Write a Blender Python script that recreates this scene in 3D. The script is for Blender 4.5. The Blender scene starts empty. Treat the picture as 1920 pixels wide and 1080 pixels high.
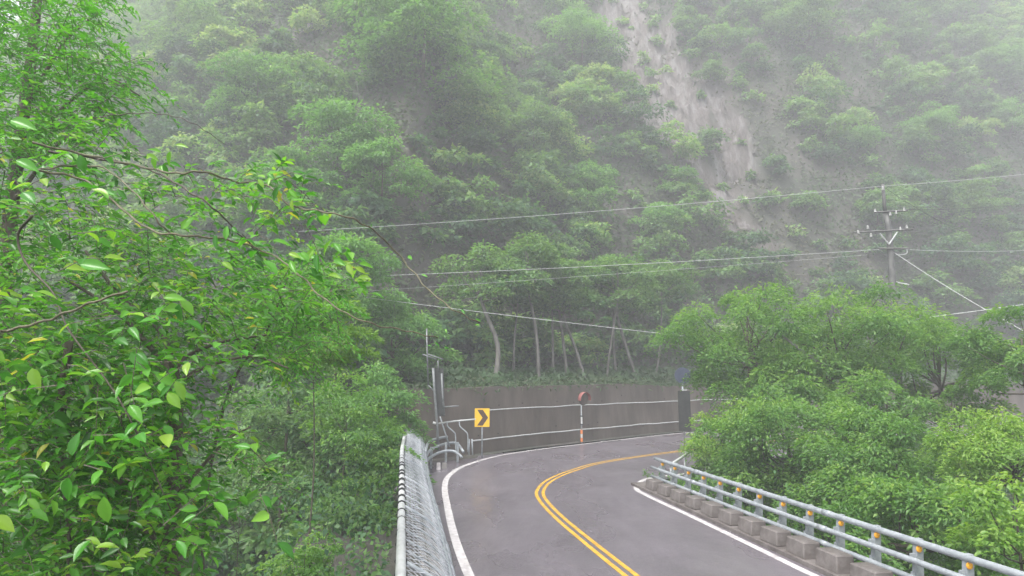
import bpy, bmesh, math
import numpy as np
from mathutils import Vector, Matrix

# ------------------------------------------------------------------ camera, world, sun, exposure
SC = bpy.context.scene
COL = SC.collection
CAM_H, FPX, PITCH = 3.8, 1200.0, math.radians(7.9)
cam_d = bpy.data.cameras.new('camera')
cam_d.sensor_width = 36.0
cam_d.lens = 36.0 * FPX / 1920.0
cam_d.clip_start, cam_d.clip_end = 0.1, 2000.0
cam = bpy.data.objects.new('camera', cam_d)
COL.objects.link(cam)
cam.location = (0, 0, CAM_H)
cam.rotation_euler = (math.pi / 2 + PITCH, 0, 0)
SC.camera = cam

SUN_EL, SUN_AZ = math.radians(62), math.radians(215)   # azimuth from +Y clockwise
w = bpy.data.worlds.new('World')
SC.world = w
w.use_nodes = True
nt = w.node_tree
nt.nodes.clear()
sky = nt.nodes.new('ShaderNodeTexSky')
sky.sky_type = 'NISHITA'
sky.sun_disc = False
sky.sun_elevation = SUN_EL
sky.sun_rotation = SUN_AZ
sky.air_density, sky.dust_density, sky.ozone_density = 1.0, 4.0, 1.0
hs = nt.nodes.new('ShaderNodeHueSaturation')       # cloud cover takes the blue out of the light
hs.inputs['Saturation'].default_value = 0.22
bg = nt.nodes.new('ShaderNodeBackground')
bg.inputs['Strength'].default_value = 0.15
wo = nt.nodes.new('ShaderNodeOutputWorld')
nt.links.new(sky.outputs[0], hs.inputs['Color'])
nt.links.new(hs.outputs[0], bg.inputs['Color'])
nt.links.new(bg.outputs[0], wo.inputs['Surface'])

sun_d = bpy.data.lights.new('sun', 'SUN')
sun_d.energy = 1.5
sun_d.angle = math.radians(25)
sun_d.color = (1.0, 0.97, 0.93)
sun = bpy.data.objects.new('sun', sun_d)
COL.objects.link(sun)
sd = Vector((math.sin(SUN_AZ) * math.cos(SUN_EL), math.cos(SUN_AZ) * math.cos(SUN_EL), math.sin(SUN_EL)))
sun.rotation_euler = sd.to_track_quat('Z', 'Y').to_euler()
sun.location = sd * 60

SC.view_settings.view_transform = 'Standard'
SC.view_settings.look = 'None'
SC.view_settings.gamma = 1.0
SC.view_settings.use_curve_mapping = False
SC.view_settings.exposure = 1.5
SC.cycles.use_denoising = True
SC.cycles.max_bounces = 6
SC.cycles.diffuse_bounces = 3
SC.cycles.glossy_bounces = 2
SC.cycles.transmission_bounces = 3
SC.cycles.volume_bounces = 1
SC.cycles.transparent_max_bounces = 4
HAZE_DENSITY = 0.0032

rng = np.random.default_rng(7)
cp, sp = math.cos(PITCH), math.sin(PITCH)


def ray(u, v):
    a, b = (u - 960) / FPX, (540 - v) / FPX
    return np.array([a, cp - sp * b, sp + cp * b])


def PX(u, v, d):                 # pixel + distance along +Y
    r = ray(u, v)
    p = r * (d / r[1])
    return np.array([p[0], p[1], p[2] + CAM_H])


def GR(u, v, z=0.0):             # pixel met with the level z
    r = ray(u, v)
    t = (z - CAM_H) / r[2]
    return np.array([r[0] * t, r[1] * t, z])


# ------------------------------------------------------------------ object helpers
def props(o, label=None, cat=None, group=None, kind=None):
    if label: o['label'] = label
    if cat: o['category'] = cat
    if group: o['group'] = group
    if kind: o['kind'] = kind
    return o


def link(name, me, mat=None, parent=None):
    o = bpy.data.objects.new(name, me)
    COL.objects.link(o)
    if mat is not None and me is not None and not me.materials:
        me.materials.append(mat)
    if parent is not None:
        o.parent = parent
    return o


def thing(name, label, cat, loc=(0, 0, 0), group=None):
    o = bpy.data.objects.new(name, None)
    COL.objects.link(o)
    o.location = loc
    o.empty_display_size = 0.2
    return props(o, label, cat, group)


class MB:
    def __init__(s, org=(0, 0, 0)):
        s.v, s.f, s.o = [], [], np.array(org, float)

    def add(s, verts, faces):
        b = len(s.v)
        s.v += [tuple(np.asarray(p, float) - s.o) for p in verts]
        s.f += [tuple(i + b for i in f) for f in faces]

    def box(s, c, size, rz=0.0, taper=1.0):
        x, y, z = np.array(size) / 2.0
        ca, sa = math.cos(rz), math.sin(rz)
        vs = []
        for sz in (-1, 1):
            k = taper if sz > 0 else 1.0
            for sx, sy in ((-1, -1), (1, -1), (1, 1), (-1, 1)):
                px, py = sx * x * k, sy * y * k
                vs.append((c[0] + px * ca - py * sa, c[1] + px * sa + py * ca, c[2] + sz * z))
        s.add(vs, [(3, 2, 1, 0), (4, 5, 6, 7), (0, 1, 5, 4), (1, 2, 6, 5), (2, 3, 7, 6), (3, 0, 4, 7)])

    def tube(s, pts, rad, n=6, cap=True):
        pts = [np.asarray(p, float) for p in pts]
        m = len(pts)
        rad = [rad] * m if np.isscalar(rad) else list(rad)
        vs, fs = [], []
        prev = None
        for i in range(m):
            t = pts[min(i + 1, m - 1)] - pts[max(i - 1, 0)]
            t = t / (np.linalg.norm(t) + 1e-9)
            if prev is None:
                a = np.array([0, 0, 1.0]) if abs(t[2]) < 0.9 else np.array([1.0, 0, 0])
            else:
                a = prev
            x = a - t * np.dot(a, t)
            x /= np.linalg.norm(x) + 1e-9
            prev = x
            y = np.cross(t, x)
            for k in range(n):
                q = 2 * math.pi * k / n
                vs.append(pts[i] + rad[i] * (math.cos(q) * x + math.sin(q) * y))
        for i in range(m - 1):
            for k in range(n):
                fs.append((i * n + k, i * n + (k + 1) % n, (i + 1) * n + (k + 1) % n, (i + 1) * n + k))
        if cap:
            fs.append(tuple(range(n - 1, -1, -1)))
            fs.append(tuple((m - 1) * n + k for k in range(n)))
        s.add(vs, fs)

    def disc(s, c, nrm, r, th, n=20, dome=0.0):
        c, nrm = np.asarray(c, float), np.asarray(nrm, float)
        nrm = nrm / np.linalg.norm(nrm)
        a = np.array([0, 0, 1.0]) if abs(nrm[2]) < .9 else np.array([1.0, 0, 0])
        x = np.cross(a, nrm); x /= np.linalg.norm(x)
        y = np.cross(nrm, x)
        vs, fs = [], []
        rings = [(1.0, -th / 2), (1.0, th / 2), (.7, th / 2 + dome * .6), (.35, th / 2 + dome * .9)]
        for rr, h in rings:
            for k in range(n):
                q = 2 * math.pi * k / n
                vs.append(c + r * rr * (math.cos(q) * x + math.sin(q) * y) + nrm * h)
        for j in range(3):
            for k in range(n):
                fs.append((j * n + k, j * n + (k + 1) % n, (j + 1) * n + (k + 1) % n, (j + 1) * n + k))
        fs.append(tuple(3 * n + k for k in range(n)))
        fs.append(tuple(range(n - 1, -1, -1)))
        s.add(vs, fs)

    def build(s, name, mat, parent=None, smooth=False):
        me = bpy.data.meshes.new(name)
        me.from_pydata(s.v, [], s.f)
        if smooth:
            me.shade_smooth()
        return link(name, me, mat, parent)


def catmull(pts, n=8):
    pts = [np.asarray(p, float) for p in pts]
    P = [2 * pts[0] - pts[1]] + pts + [2 * pts[-1] - pts[-2]]
    out = []
    for i in range(1, len(P) - 2):
        for k in range(n):
            t = k / n
            a, b, c, d = P[i - 1], P[i], P[i + 1], P[i + 2]
            out.append(.5 * ((2 * b) + (c - a) * t + (2 * a - 5 * b + 4 * c - d) * t * t + (3 * b - a - 3 * c + d) * t ** 3))
    out.append(P[-2])
    return np.array(out)


def resample(p, step):
    p = np.asarray(p)
    s = np.concatenate([[0], np.cumsum(np.linalg.norm(np.diff(p, axis=0), axis=1))])
    q = np.linspace(0, s[-1], max(2, int(round(s[-1] / step)) + 1))
    return np.stack([np.interp(q, s, p[:, k]) for k in range(p.shape[1])], 1)


def offset(p, d):                # to the left of travel for d > 0
    t = np.gradient(p[:, :2], axis=0)
    t /= np.linalg.norm(t, axis=1)[:, None] + 1e-9
    o = p.copy()
    o[:, 0] -= t[:, 1] * d
    o[:, 1] += t[:, 0] * d
    return o


# ------------------------------------------------------------------ materials
def mat_new(name):
    m = bpy.data.materials.new(name)
    m.use_nodes = True
    n = m.node_tree.nodes
    return m, n, m.node_tree.links, n['Principled BSDF']


def noise_mat(name, c0, c1, scale=4.0, rough=(.5, .8), bump=0.0, metal=0.0, detail=6, stretch=(1, 1, 1), c2=None, spec=0.5, pos=(.35, .65)):
    m, n, l, b = mat_new(name)
    tc = n.new('ShaderNodeTexCoord')
    mp = n.new('ShaderNodeMapping')
    mp.inputs['Scale'].default_value = stretch
    l.new(tc.outputs['Object'], mp.inputs['Vector'])
    nz = n.new('ShaderNodeTexNoise')
    nz.inputs['Scale'].default_value = scale
    nz.inputs['Detail'].default_value = detail
    nz.inputs['Roughness'].default_value = .62
    l.new(mp.outputs[0], nz.inputs['Vector'])
    cr = n.new('ShaderNodeValToRGB')
    cr.color_ramp.elements[0].position, cr.color_ramp.elements[1].position = pos
    cr.color_ramp.elements[0].color = (*c0, 1)
    cr.color_ramp.elements[1].color = (*c1, 1)
    if c2:
        e = cr.color_ramp.elements.new(.8)
        e.color = (*c2, 1)
    l.new(nz.outputs[0], cr.inputs[0])
    l.new(cr.outputs[0], b.inputs['Base Color'])
    mr = n.new('ShaderNodeMapRange')
    mr.inputs['To Min'].default_value, mr.inputs['To Max'].default_value = rough
    nz2 = n.new('ShaderNodeTexNoise')
    nz2.inputs['Scale'].default_value = scale * .37
    nz2.inputs['Detail'].default_value = 4
    l.new(mp.outputs[0], nz2.inputs['Vector'])
    l.new(nz2.outputs[0], mr.inputs[0])
    mr.inputs['From Min'].default_value, mr.inputs['From Max'].default_value = .35, .65
    l.new(mr.outputs[0], b.inputs['Roughness'])
    b.inputs['Metallic'].default_value = metal
    b.inputs['Specular IOR Level'].default_value = spec
    if bump:
        bp = n.new('ShaderNodeBump')
        bp.inputs['Strength'].default_value = bump
        bp.inputs['Distance'].default_value = .03
        nz3 = n.new('ShaderNodeTexNoise')
        nz3.inputs['Scale'].default_value = scale * 5
        nz3.inputs['Detail'].default_value = 4
        l.new(mp.outputs[0], nz3.inputs['Vector'])
        l.new(nz3.outputs[0], bp.inputs['Height'])
        l.new(bp.outputs[0], b.inputs['Normal'])
    return m


def leaf_mat(name, cols, transl=.35, rough=.4, tcol=None, spec=.5):
    """cols: colour ramp over the per-leaf 'tint' attribute"""
    m, n, l, b = mat_new(name)
    at = n.new('ShaderNodeAttribute')
    at.attribute_name = 'tint'
    cr = n.new('ShaderNodeValToRGB')
    for i, c in enumerate(cols):
        p = i / (len(cols) - 1)
        e = cr.color_ramp.elements[i] if i < 2 and len(cols) == 2 else None
        if e is None:
            if i == 0: e = cr.color_ramp.elements[0]
            elif i == len(cols) - 1: e = cr.color_ramp.elements[-1]
            else: e = cr.color_ramp.elements.new(p)
        e.position = p
        e.color = (*c, 1)
    l.new(at.outputs['Fac'], cr.inputs[0])
    l.new(cr.outputs[0], b.inputs['Base Color'])
    b.inputs['Roughness'].default_value = rough
    b.inputs['Specular IOR Level'].default_value = spec
    tr = n.new('ShaderNodeBsdfTranslucent')
    mx = n.new('ShaderNodeMixRGB')
    mx.blend_type = 'MULTIPLY'
    mx.inputs[0].default_value = 1
    mx.inputs[2].default_value = (*(tcol or (1.3, 1.35, .6)), 1)
    l.new(cr.outputs[0], mx.inputs[1])
    l.new(mx.outputs[0], tr.inputs['Color'])
    ms = n.new('ShaderNodeMixShader')
    ms.inputs[0].default_value = transl
    l.new(b.outputs[0], ms.inputs[1])
    l.new(tr.outputs[0], ms.inputs[2])
    l.new(ms.outputs[0], n['Material Output'].inputs['Surface'])
    return m


def leaf_obj_mat(name, cols, transl=.35, rough=.3):
    """same, but per object (single leaves that are objects of their own)"""
    m = leaf_mat(name, cols, transl, rough)
    n, l = m.node_tree.nodes, m.node_tree.links
    oi = n.new('ShaderNodeObjectInfo')
    cr = [x for x in n if x.type == 'VALTORGB'][0]
    for k in list(cr.inputs[0].links):
        l.remove(k)
    l.new(oi.outputs['Random'], cr.inputs[0])
    return m


M = {}
M['asphalt'] = noise_mat('wet_asphalt', (.128, .114, .13), (.172, .153, .174), .75, (.2, .42), .5, 0, 14, (1.3, .55, 1), c2=(.185, .166, .187), pos=(.3, .65))
_m = M['asphalt']; _n, _l = _m.node_tree.nodes, _m.node_tree.links
_tc = [x for x in _n if x.type == 'TEX_COORD'][0]
_b = _n['Principled BSDF']; _src = _b.inputs['Base Color'].links[0].from_socket
_ag = _n.new('ShaderNodeTexNoise'); _ag.inputs['Scale'].default_value = 38; _ag.inputs['Detail'].default_value = 3
_l.new(_tc.outputs['Object'], _ag.inputs['Vector'])
_cr = _n.new('ShaderNodeValToRGB'); _cr.color_ramp.elements[0].position, _cr.color_ramp.elements[1].position = .35, .68
_cr.color_ramp.elements[0].color, _cr.color_ramp.elements[1].color = (.62, .62, .62, 1), (1, 1, 1, 1)
_l.new(_ag.outputs[0], _cr.inputs[0])
_mx = _n.new('ShaderNodeMixRGB'); _mx.blend_type = 'MULTIPLY'; _mx.inputs[0].default_value = 1
_l.new(_src, _mx.inputs[1]); _l.new(_cr.outputs[0], _mx.inputs[2]); _l.new(_mx.outputs[0], _b.inputs['Base Color'])
M['white_paint'] = noise_mat('worn_white_paint', (.34, .32, .32), (.6, .575, .58), 5, (.3, .5), .2)
M['yellow_paint'] = noise_mat('worn_yellow_paint', (.4, .22, .03), (.64, .37, .045), 5, (.3, .5), .2)
M['deck'] = noise_mat('old_concrete', (.16, .15, .14), (.27, .26, .25), 2, (.5, .8), .5)
M['kerb'] = noise_mat('stained_kerb_concrete', (.08, .068, .062), (.165, .148, .14), 2.2, (.5, .8), .5, c2=(.24, .225, .21))
M['galv'] = noise_mat('galvanised_steel', (.22, .245, .265), (.34, .365, .385), 6, (.35, .55), .1, .15)
M['galv_dark'] = noise_mat('weathered_dark_steel', (.1, .11, .115), (.2, .21, .215), 5, (.4, .6), .1, .1)
M['galv_dull'] = noise_mat('dull_galvanised_wire', (.4, .41, .46), (.58, .59, .64), 8, (.4, .6), 0, .1)
M['pipe_pale'] = noise_mat('pale_painted_pipe', (.36, .37, .37), (.5, .51, .51), 5, (.4, .6), .1)
M['amber'] = noise_mat('amber_reflector', (.75, .32, .02), (.85, .42, .03), 20, (.2, .3))
M['sign_yellow'] = noise_mat('chevron_yellow', (.72, .42, .02), (.8, .49, .03), 6, (.35, .5))
M['sign_dark'] = noise_mat('chevron_dark', (.05, .03, .02), (.09, .05, .03), 6, (.4, .5))
M['wall'] = noise_mat('weathered_wall_concrete', (.062, .05, .04), (.12, .1, .083), .8, (.55, .85), .4, 0, 8, (1, 1, .35), c2=(.135, .12, .11))
M['hole'] = noise_mat('weep_hole_black', (.01, .01, .01), (.02, .02, .02), 5)
M['dark_metal'] = noise_mat('dark_sign_back', (.022, .024, .024), (.04, .043, .043), 3, (.5, .7), .1)
M['blue_metal'] = noise_mat('dark_blue_disc', (.03, .04, .07), (.045, .058, .095), 3, (.4, .6))
M['red'] = noise_mat('faded_red_hood', (.26, .09, .085), (.36, .14, .13), 5, (.4, .6))
M['orange'] = noise_mat('orange_paint', (.6, .16, .05), (.7, .24, .08), 5, (.4, .6))
M['black'] = noise_mat('black_paint', (.015, .015, .015), (.03, .03, .03), 5, (.4, .6))
M['cable'] = noise_mat('grey_cable', (.36, .37, .37), (.5, .51, .51), 9, (.4, .6))
M['cable_dark'] = noise_mat('dark_cable', (.05, .05, .05), (.09, .09, .09), 9, (.4, .6))
M['pole'] = noise_mat('spun_concrete_pole', (.09, .09, .09), (.145, .145, .14), 3, (.5, .8), .2)
M['porcelain'] = noise_mat('porcelain', (.42, .42, .41), (.55, .55, .54), 5, (.15, .25))
M['bark'] = noise_mat('bark', (.045, .038, .026), (.105, .09, .065), 5, (.6, .85), .6, 0, 6, (1, 1, .3))
M['bark_pale'] = noise_mat('pale_bark', (.09, .085, .075), (.19, .18, .165), 5, (.6, .85), .4, 0, 6, (1, 1, .3))
M['vine'] = noise_mat('vine_bark', (.07, .065, .035), (.15, .14, .08), 14, (.5, .7), .4)
M['twig'] = noise_mat('dark_twig', (.035, .027, .02), (.09, .07, .05), 14, (.5, .7), .4)
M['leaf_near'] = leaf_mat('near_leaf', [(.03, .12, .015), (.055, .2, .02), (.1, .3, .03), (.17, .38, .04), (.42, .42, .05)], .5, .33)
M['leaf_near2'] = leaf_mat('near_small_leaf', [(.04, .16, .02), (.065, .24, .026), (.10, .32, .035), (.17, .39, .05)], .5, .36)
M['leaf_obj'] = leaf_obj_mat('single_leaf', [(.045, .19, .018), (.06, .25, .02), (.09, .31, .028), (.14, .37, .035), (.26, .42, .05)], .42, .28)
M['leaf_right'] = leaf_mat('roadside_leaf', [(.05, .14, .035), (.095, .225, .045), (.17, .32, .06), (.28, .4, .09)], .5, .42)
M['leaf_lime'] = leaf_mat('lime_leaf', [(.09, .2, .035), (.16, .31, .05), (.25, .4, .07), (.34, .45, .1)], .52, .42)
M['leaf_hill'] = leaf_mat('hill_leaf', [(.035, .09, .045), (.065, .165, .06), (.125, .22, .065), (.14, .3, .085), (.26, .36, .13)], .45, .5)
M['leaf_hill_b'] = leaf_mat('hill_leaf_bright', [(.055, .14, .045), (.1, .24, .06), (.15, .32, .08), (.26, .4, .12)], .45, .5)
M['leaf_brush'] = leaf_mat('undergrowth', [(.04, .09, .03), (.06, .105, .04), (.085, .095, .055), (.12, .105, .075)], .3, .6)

# ------------------------------------------------------------------ terrain
def sstep(a, b, x):
    t = np.clip((x - a) / (b - a), 0, 1)
    return t * t * (3 - 2 * t)


def vnoise(x, y, seed=0):
    """smooth value noise, a few octaves"""
    def one(x, y, sd):
        xi, yi = np.floor(x).astype(np.int64), np.floor(y).astype(np.int64)
        fx, fy = x - xi, y - yi
        fx, fy = fx * fx * (3 - 2 * fx), fy * fy * (3 - 2 * fy)
        def h(i, j):
            k = (i * 374761393 + j * 668265263 + sd * 974711) & 0x7fffffff
            k = ((k ^ (k >> 13)) * 1274126177) & 0x7fffffff
            return ((k ^ (k >> 16)) & 0xffff) / 65535.0
        return (h(xi, yi) * (1 - fx) + h(xi + 1, yi) * fx) * (1 - fy) + (h(xi, yi + 1) * (1 - fx) + h(xi + 1, yi + 1) * fx) * fy
    r, a = 0, 1.0
    for o in range(3):
        r = r + a * (one(x * 2 ** o, y * 2 ** o, seed + o) - .5)
        a *= .5
    return r


def hill_s(X, Y):
    s1 = (Y - 32.7 - X) / math.sqrt(2)
    s2 = -(X - 18.5) * .333 + (Y - 49.9) * .943
    k = 4.0
    sr = np.maximum(s1, s2) + .25 * np.maximum(k - np.abs(s1 - s2), 0) ** 2 / k * .6
    sl = (X + 4) * .404 + (Y - 28.5) * .914
    k = 3.0
    return np.minimum(sr, sl) - .25 * np.maximum(k - np.abs(sr - sl), 0) ** 2 / k * .6


def base_h(X, Y):
    X, Y = np.asarray(X, float), np.asarray(Y, float)
    s = hill_s(X, Y)
    zr = np.where(s > 0, 3.15 * sstep(2.1, 2.3, s) + .12 * np.clip(s - 2.1, 0, 7) + (1.7 + .75 * sstep(12, 55, X)) * np.maximum(s - 9.5, 0),
                  np.maximum(-.16 + .3 * np.minimum(s + 11.6, 0), -9))
    zl = np.maximum(-9 + 1.05 * np.maximum(s + 8.5, 0), -9) + .6 * np.maximum(s - 6, 0)
    wgt = sstep(-8.5, -5.2, X)
    z = wgt * zr + (1 - wgt) * zl
    amp = sstep(8, 22, s)
    z = z + amp * (7.0 * vnoise(X / 26, Y / 26, 3) + 2.2 * vnoise(X / 8, Y / 8, 9))
    z = z + (1 - sstep(-14, -11, s)) * 1.2 * vnoise(X / 6, Y / 6, 5)
    return np.minimum(z, 84 + 5 * vnoise(X / 20, Y / 20, 11) + .08 * np.maximum(z - 84, 0))


def march(u, v, h=None):
    r = ray(u, v)
    t = np.arange(8, 230, .25)
    x, y, z = r[0] * t, r[1] * t, CAM_H + r[2] * t
    g = (h or base_h)(x, y)
    i = np.argmax(z < g)
    return np.array([x[i], y[i], g[i]])


scar_px = [(1120, -40), (1165, 30), (1205, 110), (1245, 190), (1285, 260), (1325, 325)]
scar_hw = [3.0, 2.6, 4.5, 6.3, 6.3, 4.0]
bare_c = march(1450, 440)
bare_c2 = march(1420, 260)
scar = np.array([march(u, v) for u, v in scar_px])
scar_d = np.concatenate([resample(np.column_stack([scar, scar_hw]), .8)])


def scar_mask(X, Y):
    X, Y = np.asarray(X, float), np.asarray(Y, float)
    sh = X.shape
    x, y = X.ravel(), Y.ravel()
    out = np.zeros(x.size)
    for i in range(0, x.size, 20000):
        d = np.hypot(x[i:i + 20000, None] - scar_d[None, :, 0], (y[i:i + 20000, None] - scar_d[None, :, 1]) * .75)
        q = (d / scar_d[None, :, 3]).min(1)
        out[i:i + 20000] = q
    q = out.reshape(sh) + 1.7 * vnoise(X / 5.0, Y / 3.2, 21) + 1.1 * vnoise(X / 1.7, Y / 1.1, 23)
    return 1 - sstep(.55, 1.3, q)


def bare_mask(X, Y):              # thinly wooded slope right of and below the slide
    a = np.hypot((X - bare_c[0]) / 9.0, (Y - bare_c[1]) / 6.0)
    b_ = np.hypot((X - bare_c2[0]) / 8.0, (Y - bare_c2[1]) / 6.0)
    return 1 - sstep(.6, 1.2, np.minimum(a, b_) + .5 * vnoise(X / 3, Y / 3, 44))


def H(X, Y):
    X, Y = np.asarray(X, float), np.asarray(Y, float)
    z = base_h(X, Y)
    m = scar_mask(X, Y)
    return z - m * (1.6 + 1.5 * vnoise(X / 2.6, Y / 1.6, 31) + .8 * vnoise(X / 1.1, Y / .8, 37))


nx, ny = 236, 212
gx = np.linspace(-95, 120, nx)
gy = np.concatenate([np.linspace(-32, 24, 40), np.linspace(24.6, 150, ny - 40)])
GX, GY = np.meshgrid(gx, gy)
GZ = H(GX, GY)
me = bpy.data.meshes.new('terrain')
V = np.stack([GX, GY, GZ], -1).reshape(-1, 3)
I = np.arange(nx * ny).reshape(ny, nx)
F = np.stack([I[:-1, :-1], I[:-1, 1:], I[1:, 1:], I[1:, :-1]], -1).reshape(-1, 4)
me.from_pydata(V.tolist(), [], F.tolist())
me.shade_smooth()
at = me.attributes.new('scar', 'FLOAT', 'POINT')
at.data.foreach_set('value', scar_mask(GX, GY).ravel().astype(np.float32))
m, n, l, b = mat_new('hillside_soil_and_rock')
tc = n.new('ShaderNodeTexCoord')
n1 = n.new('ShaderNodeTexNoise'); n1.inputs['Scale'].default_value = .16; n1.inputs['Detail'].default_value = 9
n2 = n.new('ShaderNodeTexNoise'); n2.inputs['Scale'].default_value = .55; n2.inputs['Detail'].default_value = 10
n2.inputs['Roughness'].default_value = .7
mp_ = n.new('ShaderNodeMapping'); mp_.inputs['Scale'].default_value = (1.7, .5, .45)
l.new(tc.outputs['Object'], mp_.inputs['Vector']); l.new(tc.outputs['Object'], n1.inputs['Vector']); l.new(mp_.outputs[0], n2.inputs['Vector'])
c1 = n.new('ShaderNodeValToRGB')
c1.color_ramp.elements[0].position, c1.color_ramp.elements[1].position = .38, .62
c1.color_ramp.elements[0].color, c1.color_ramp.elements[1].color = (.045, .05, .036, 1), (.09, .078, .07, 1)
l.new(n1.outputs[0], c1.inputs[0])
c2 = n.new('ShaderNodeValToRGB')
c2.color_ramp.elements[0].position, c2.color_ramp.elements[1].position = .36, .64
c2.color_ramp.elements[0].color, c2.color_ramp.elements[1].color = (.06, .05, .043, 1), (.2, .19, .19, 1)
e = c2.color_ramp.elements.new(.5); e.color = (.115, .1, .094, 1)
l.new(n2.outputs[0], c2.inputs[0])
a_ = n.new('ShaderNodeAttribute'); a_.attribute_name = 'scar'
mx = n.new('ShaderNodeMixRGB')
l.new(a_.outputs['Fac'], mx.inputs[0]); l.new(c1.outputs[0], mx.inputs[1]); l.new(c2.outputs[0], mx.inputs[2])
l.new(mx.outputs[0], b.inputs['Base Color'])
b.inputs['Roughness'].default_value = .85
bp = n.new('ShaderNodeBump'); bp.inputs['Strength'].default_value = .8; bp.inputs['Distance'].default_value = .4
l.new(n2.outputs[0], bp.inputs['Height']); l.new(bp.outputs[0], b.inputs['Normal'])
M['soil'] = m
props(link('terrain', me, m), kind='structure')
# finer broken rock on the slide
px_, py_ = np.arange(scar[:, 0].min() - 10, scar[:, 0].max() + 10, .3), np.arange(scar[:, 1].min() - 8, scar[:, 1].max() + 8, .17)
RX, RY = np.meshgrid(px_, py_)
RM = scar_mask(RX, RY)
def ridged(x, y, sd):
    return 1 - 2 * np.abs(vnoise(x, y, sd))
RZ = H(RX, RY) - .25 + sstep(.05, .4, RM) * (.5 + 1.3 * (ridged(RX / 2.3, RY / 1.7, 91) - .6) + .9 * (ridged(RX / .9, RY / .7, 95) - .6) + .5 * np.round(vnoise(RX / 1.4, RY / .9, 97) * 4) / 4)
keepv = RM > .03
II = np.arange(RX.size).reshape(RX.shape)
q4 = np.stack([II[:-1, :-1], II[:-1, 1:], II[1:, 1:], II[1:, :-1]], -1).reshape(-1, 4)
q4 = q4[keepv.ravel()[q4].all(1)]
used, inv = np.unique(q4, return_inverse=True)
me2 = bpy.data.meshes.new('rock_slide')
me2.from_pydata(np.stack([RX, RY, RZ], -1).reshape(-1, 3)[used].tolist(), [], inv.reshape(-1, 4).tolist())
at = me2.attributes.new('scar', 'FLOAT', 'POINT')
at.data.foreach_set('value', np.clip(RM.ravel()[used] * 1.3, 0, 1).astype(np.float32))
props(link('rock_slide', me2, m), kind='structure')

# ------------------------------------------------------------------ road, markings, bridge deck
def g2(*pix):
    return [GR(u, v)[:2] for u, v in pix]


Lp = [np.array([5.4, -16.])] + g2((880, 1080), (853, 1009), (839, 950), (834, 912), (844, 890), (880, 870), (960, 850), (1100, 832), (1280, 812)) + \
     [np.array(p, float) for p in ((18.5, 49.3), (28, 53.4), (42, 57.6), (60, 62.2))]
Cp = [np.array([8.6, -16.])] + g2((1184, 1080), (1108, 1020), (1048, 970), (1018, 938), (1013, 920), (1032, 900), (1075, 882), (1140, 865), (1283, 845)) + \
     [np.array(p, float) for p in ((15.5, 39.0), (22, 43.7), (31, 48.3), (44, 52.6), (61, 57))]
Rp = [np.array([11.9, -16.])] + g2((1528, 1080), (1400, 1018), (1300, 970), (1215, 930), (1193, 916), (1203, 902), (1235, 894)) + \
     [np.array(p, float) for p in ((8.3, 27.2), (12.0, 31.2), (18, 36.2), (25.5, 41), (35, 45), (47, 48.8), (62, 52.4))]

def extend(p, q0=None):          # run the line straight back under and behind the camera in even steps
    a, b_ = p[0], p[1]
    k = int(np.linalg.norm(b_ - a) / 3.0)
    return [a + (b_ - a) * i / k for i in range(k)] + list(p[1:])


Lc, Cc, Rc = [catmull(extend(p), 8) for p in (Lp, Cp, Rp)]


def strip(a, b_, z, across=1):
    m_ = len(a)
    vs, fs = [], []
    for i in range(m_):
        for k in range(across + 1):
            t = k / across
            p = a[i] * (1 - t) + b_[i] * t
            vs.append((p[0], p[1], z))
    wv = across + 1
    for i in range(m_ - 1):
        for k in range(across):
            fs.append((i * wv + k, i * wv + k + 1, (i + 1) * wv + k + 1, (i + 1) * wv + k))
    return vs, fs


N = 160
def resn(p, n_):
    s = np.concatenate([[0], np.cumsum(np.linalg.norm(np.diff(p, axis=0), axis=1))])
    q = np.linspace(0, s[-1], n_)
    return np.stack([np.interp(q, s, p[:, k]) for k in range(p.shape[1])], 1)


def piecewise(p, knots, n_):     # same share of samples before/after the bend on every line
    s = np.concatenate([[0], np.cumsum(np.linalg.norm(np.diff(p, axis=0), axis=1))])
    i = np.argmin(np.hypot(p[:, 0] - knots[0], p[:, 1] - knots[1]))
    h_ = n_ // 2
    return np.vstack([resn(p[:i + 1], h_ + 1)[:-1], resn(p[i:], n_ - h_)])


road_l = offset(piecewise(Lc, GR(834, 912), N), .62)
road_r = offset(piecewise(Rc, GR(1193, 916), N), -.5)
mb = MB()
mb.add(*strip(road_l, road_r, 0.0, 6))
road = mb.build('road', M['asphalt'])
props(road, kind='structure')


def line(center, width, z, name, mat, a=0, b_=None):
    c = resample(center, .3)[a:b_]
    mb = MB()
    mb.add(*strip(offset(c, width / 2), offset(c, -width / 2), z))
    return mb.build(name, mat, road)


line(Lc, .2, .004, 'edge_line', M['white_paint'])
line(Rc, .18, .004, 'edge_line', M['white_paint'])
line(offset(resample(Cc, .3), .11), .11, .004, 'centre_line', M['yellow_paint'])
line(offset(resample(Cc, .3), -.11), .11, .004, 'centre_line', M['yellow_paint'])

# fence base line (left) and railing line (right)
FB = catmull(extend([np.array([3.25, -14.])] + [GR(u, v, .15)[:2] for u, v in ((838, 1080), (820, 1000), (809, 950), (803, 905), (799, 866))]), 8)
RB0, RB1 = GR(1236, 915)[:2], PX(1920, 1062, 9.7)[:2]
rdir = (RB1 - RB0) / np.linalg.norm(RB1 - RB0)         # towards the camera
RN = np.array([rdir[1], -rdir[0]])
if RN[0] > 0: RN = -RN                                 # inward, to the road
RN = -RN if np.dot(RN, Cc[30] - RB0) < 0 else RN

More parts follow.
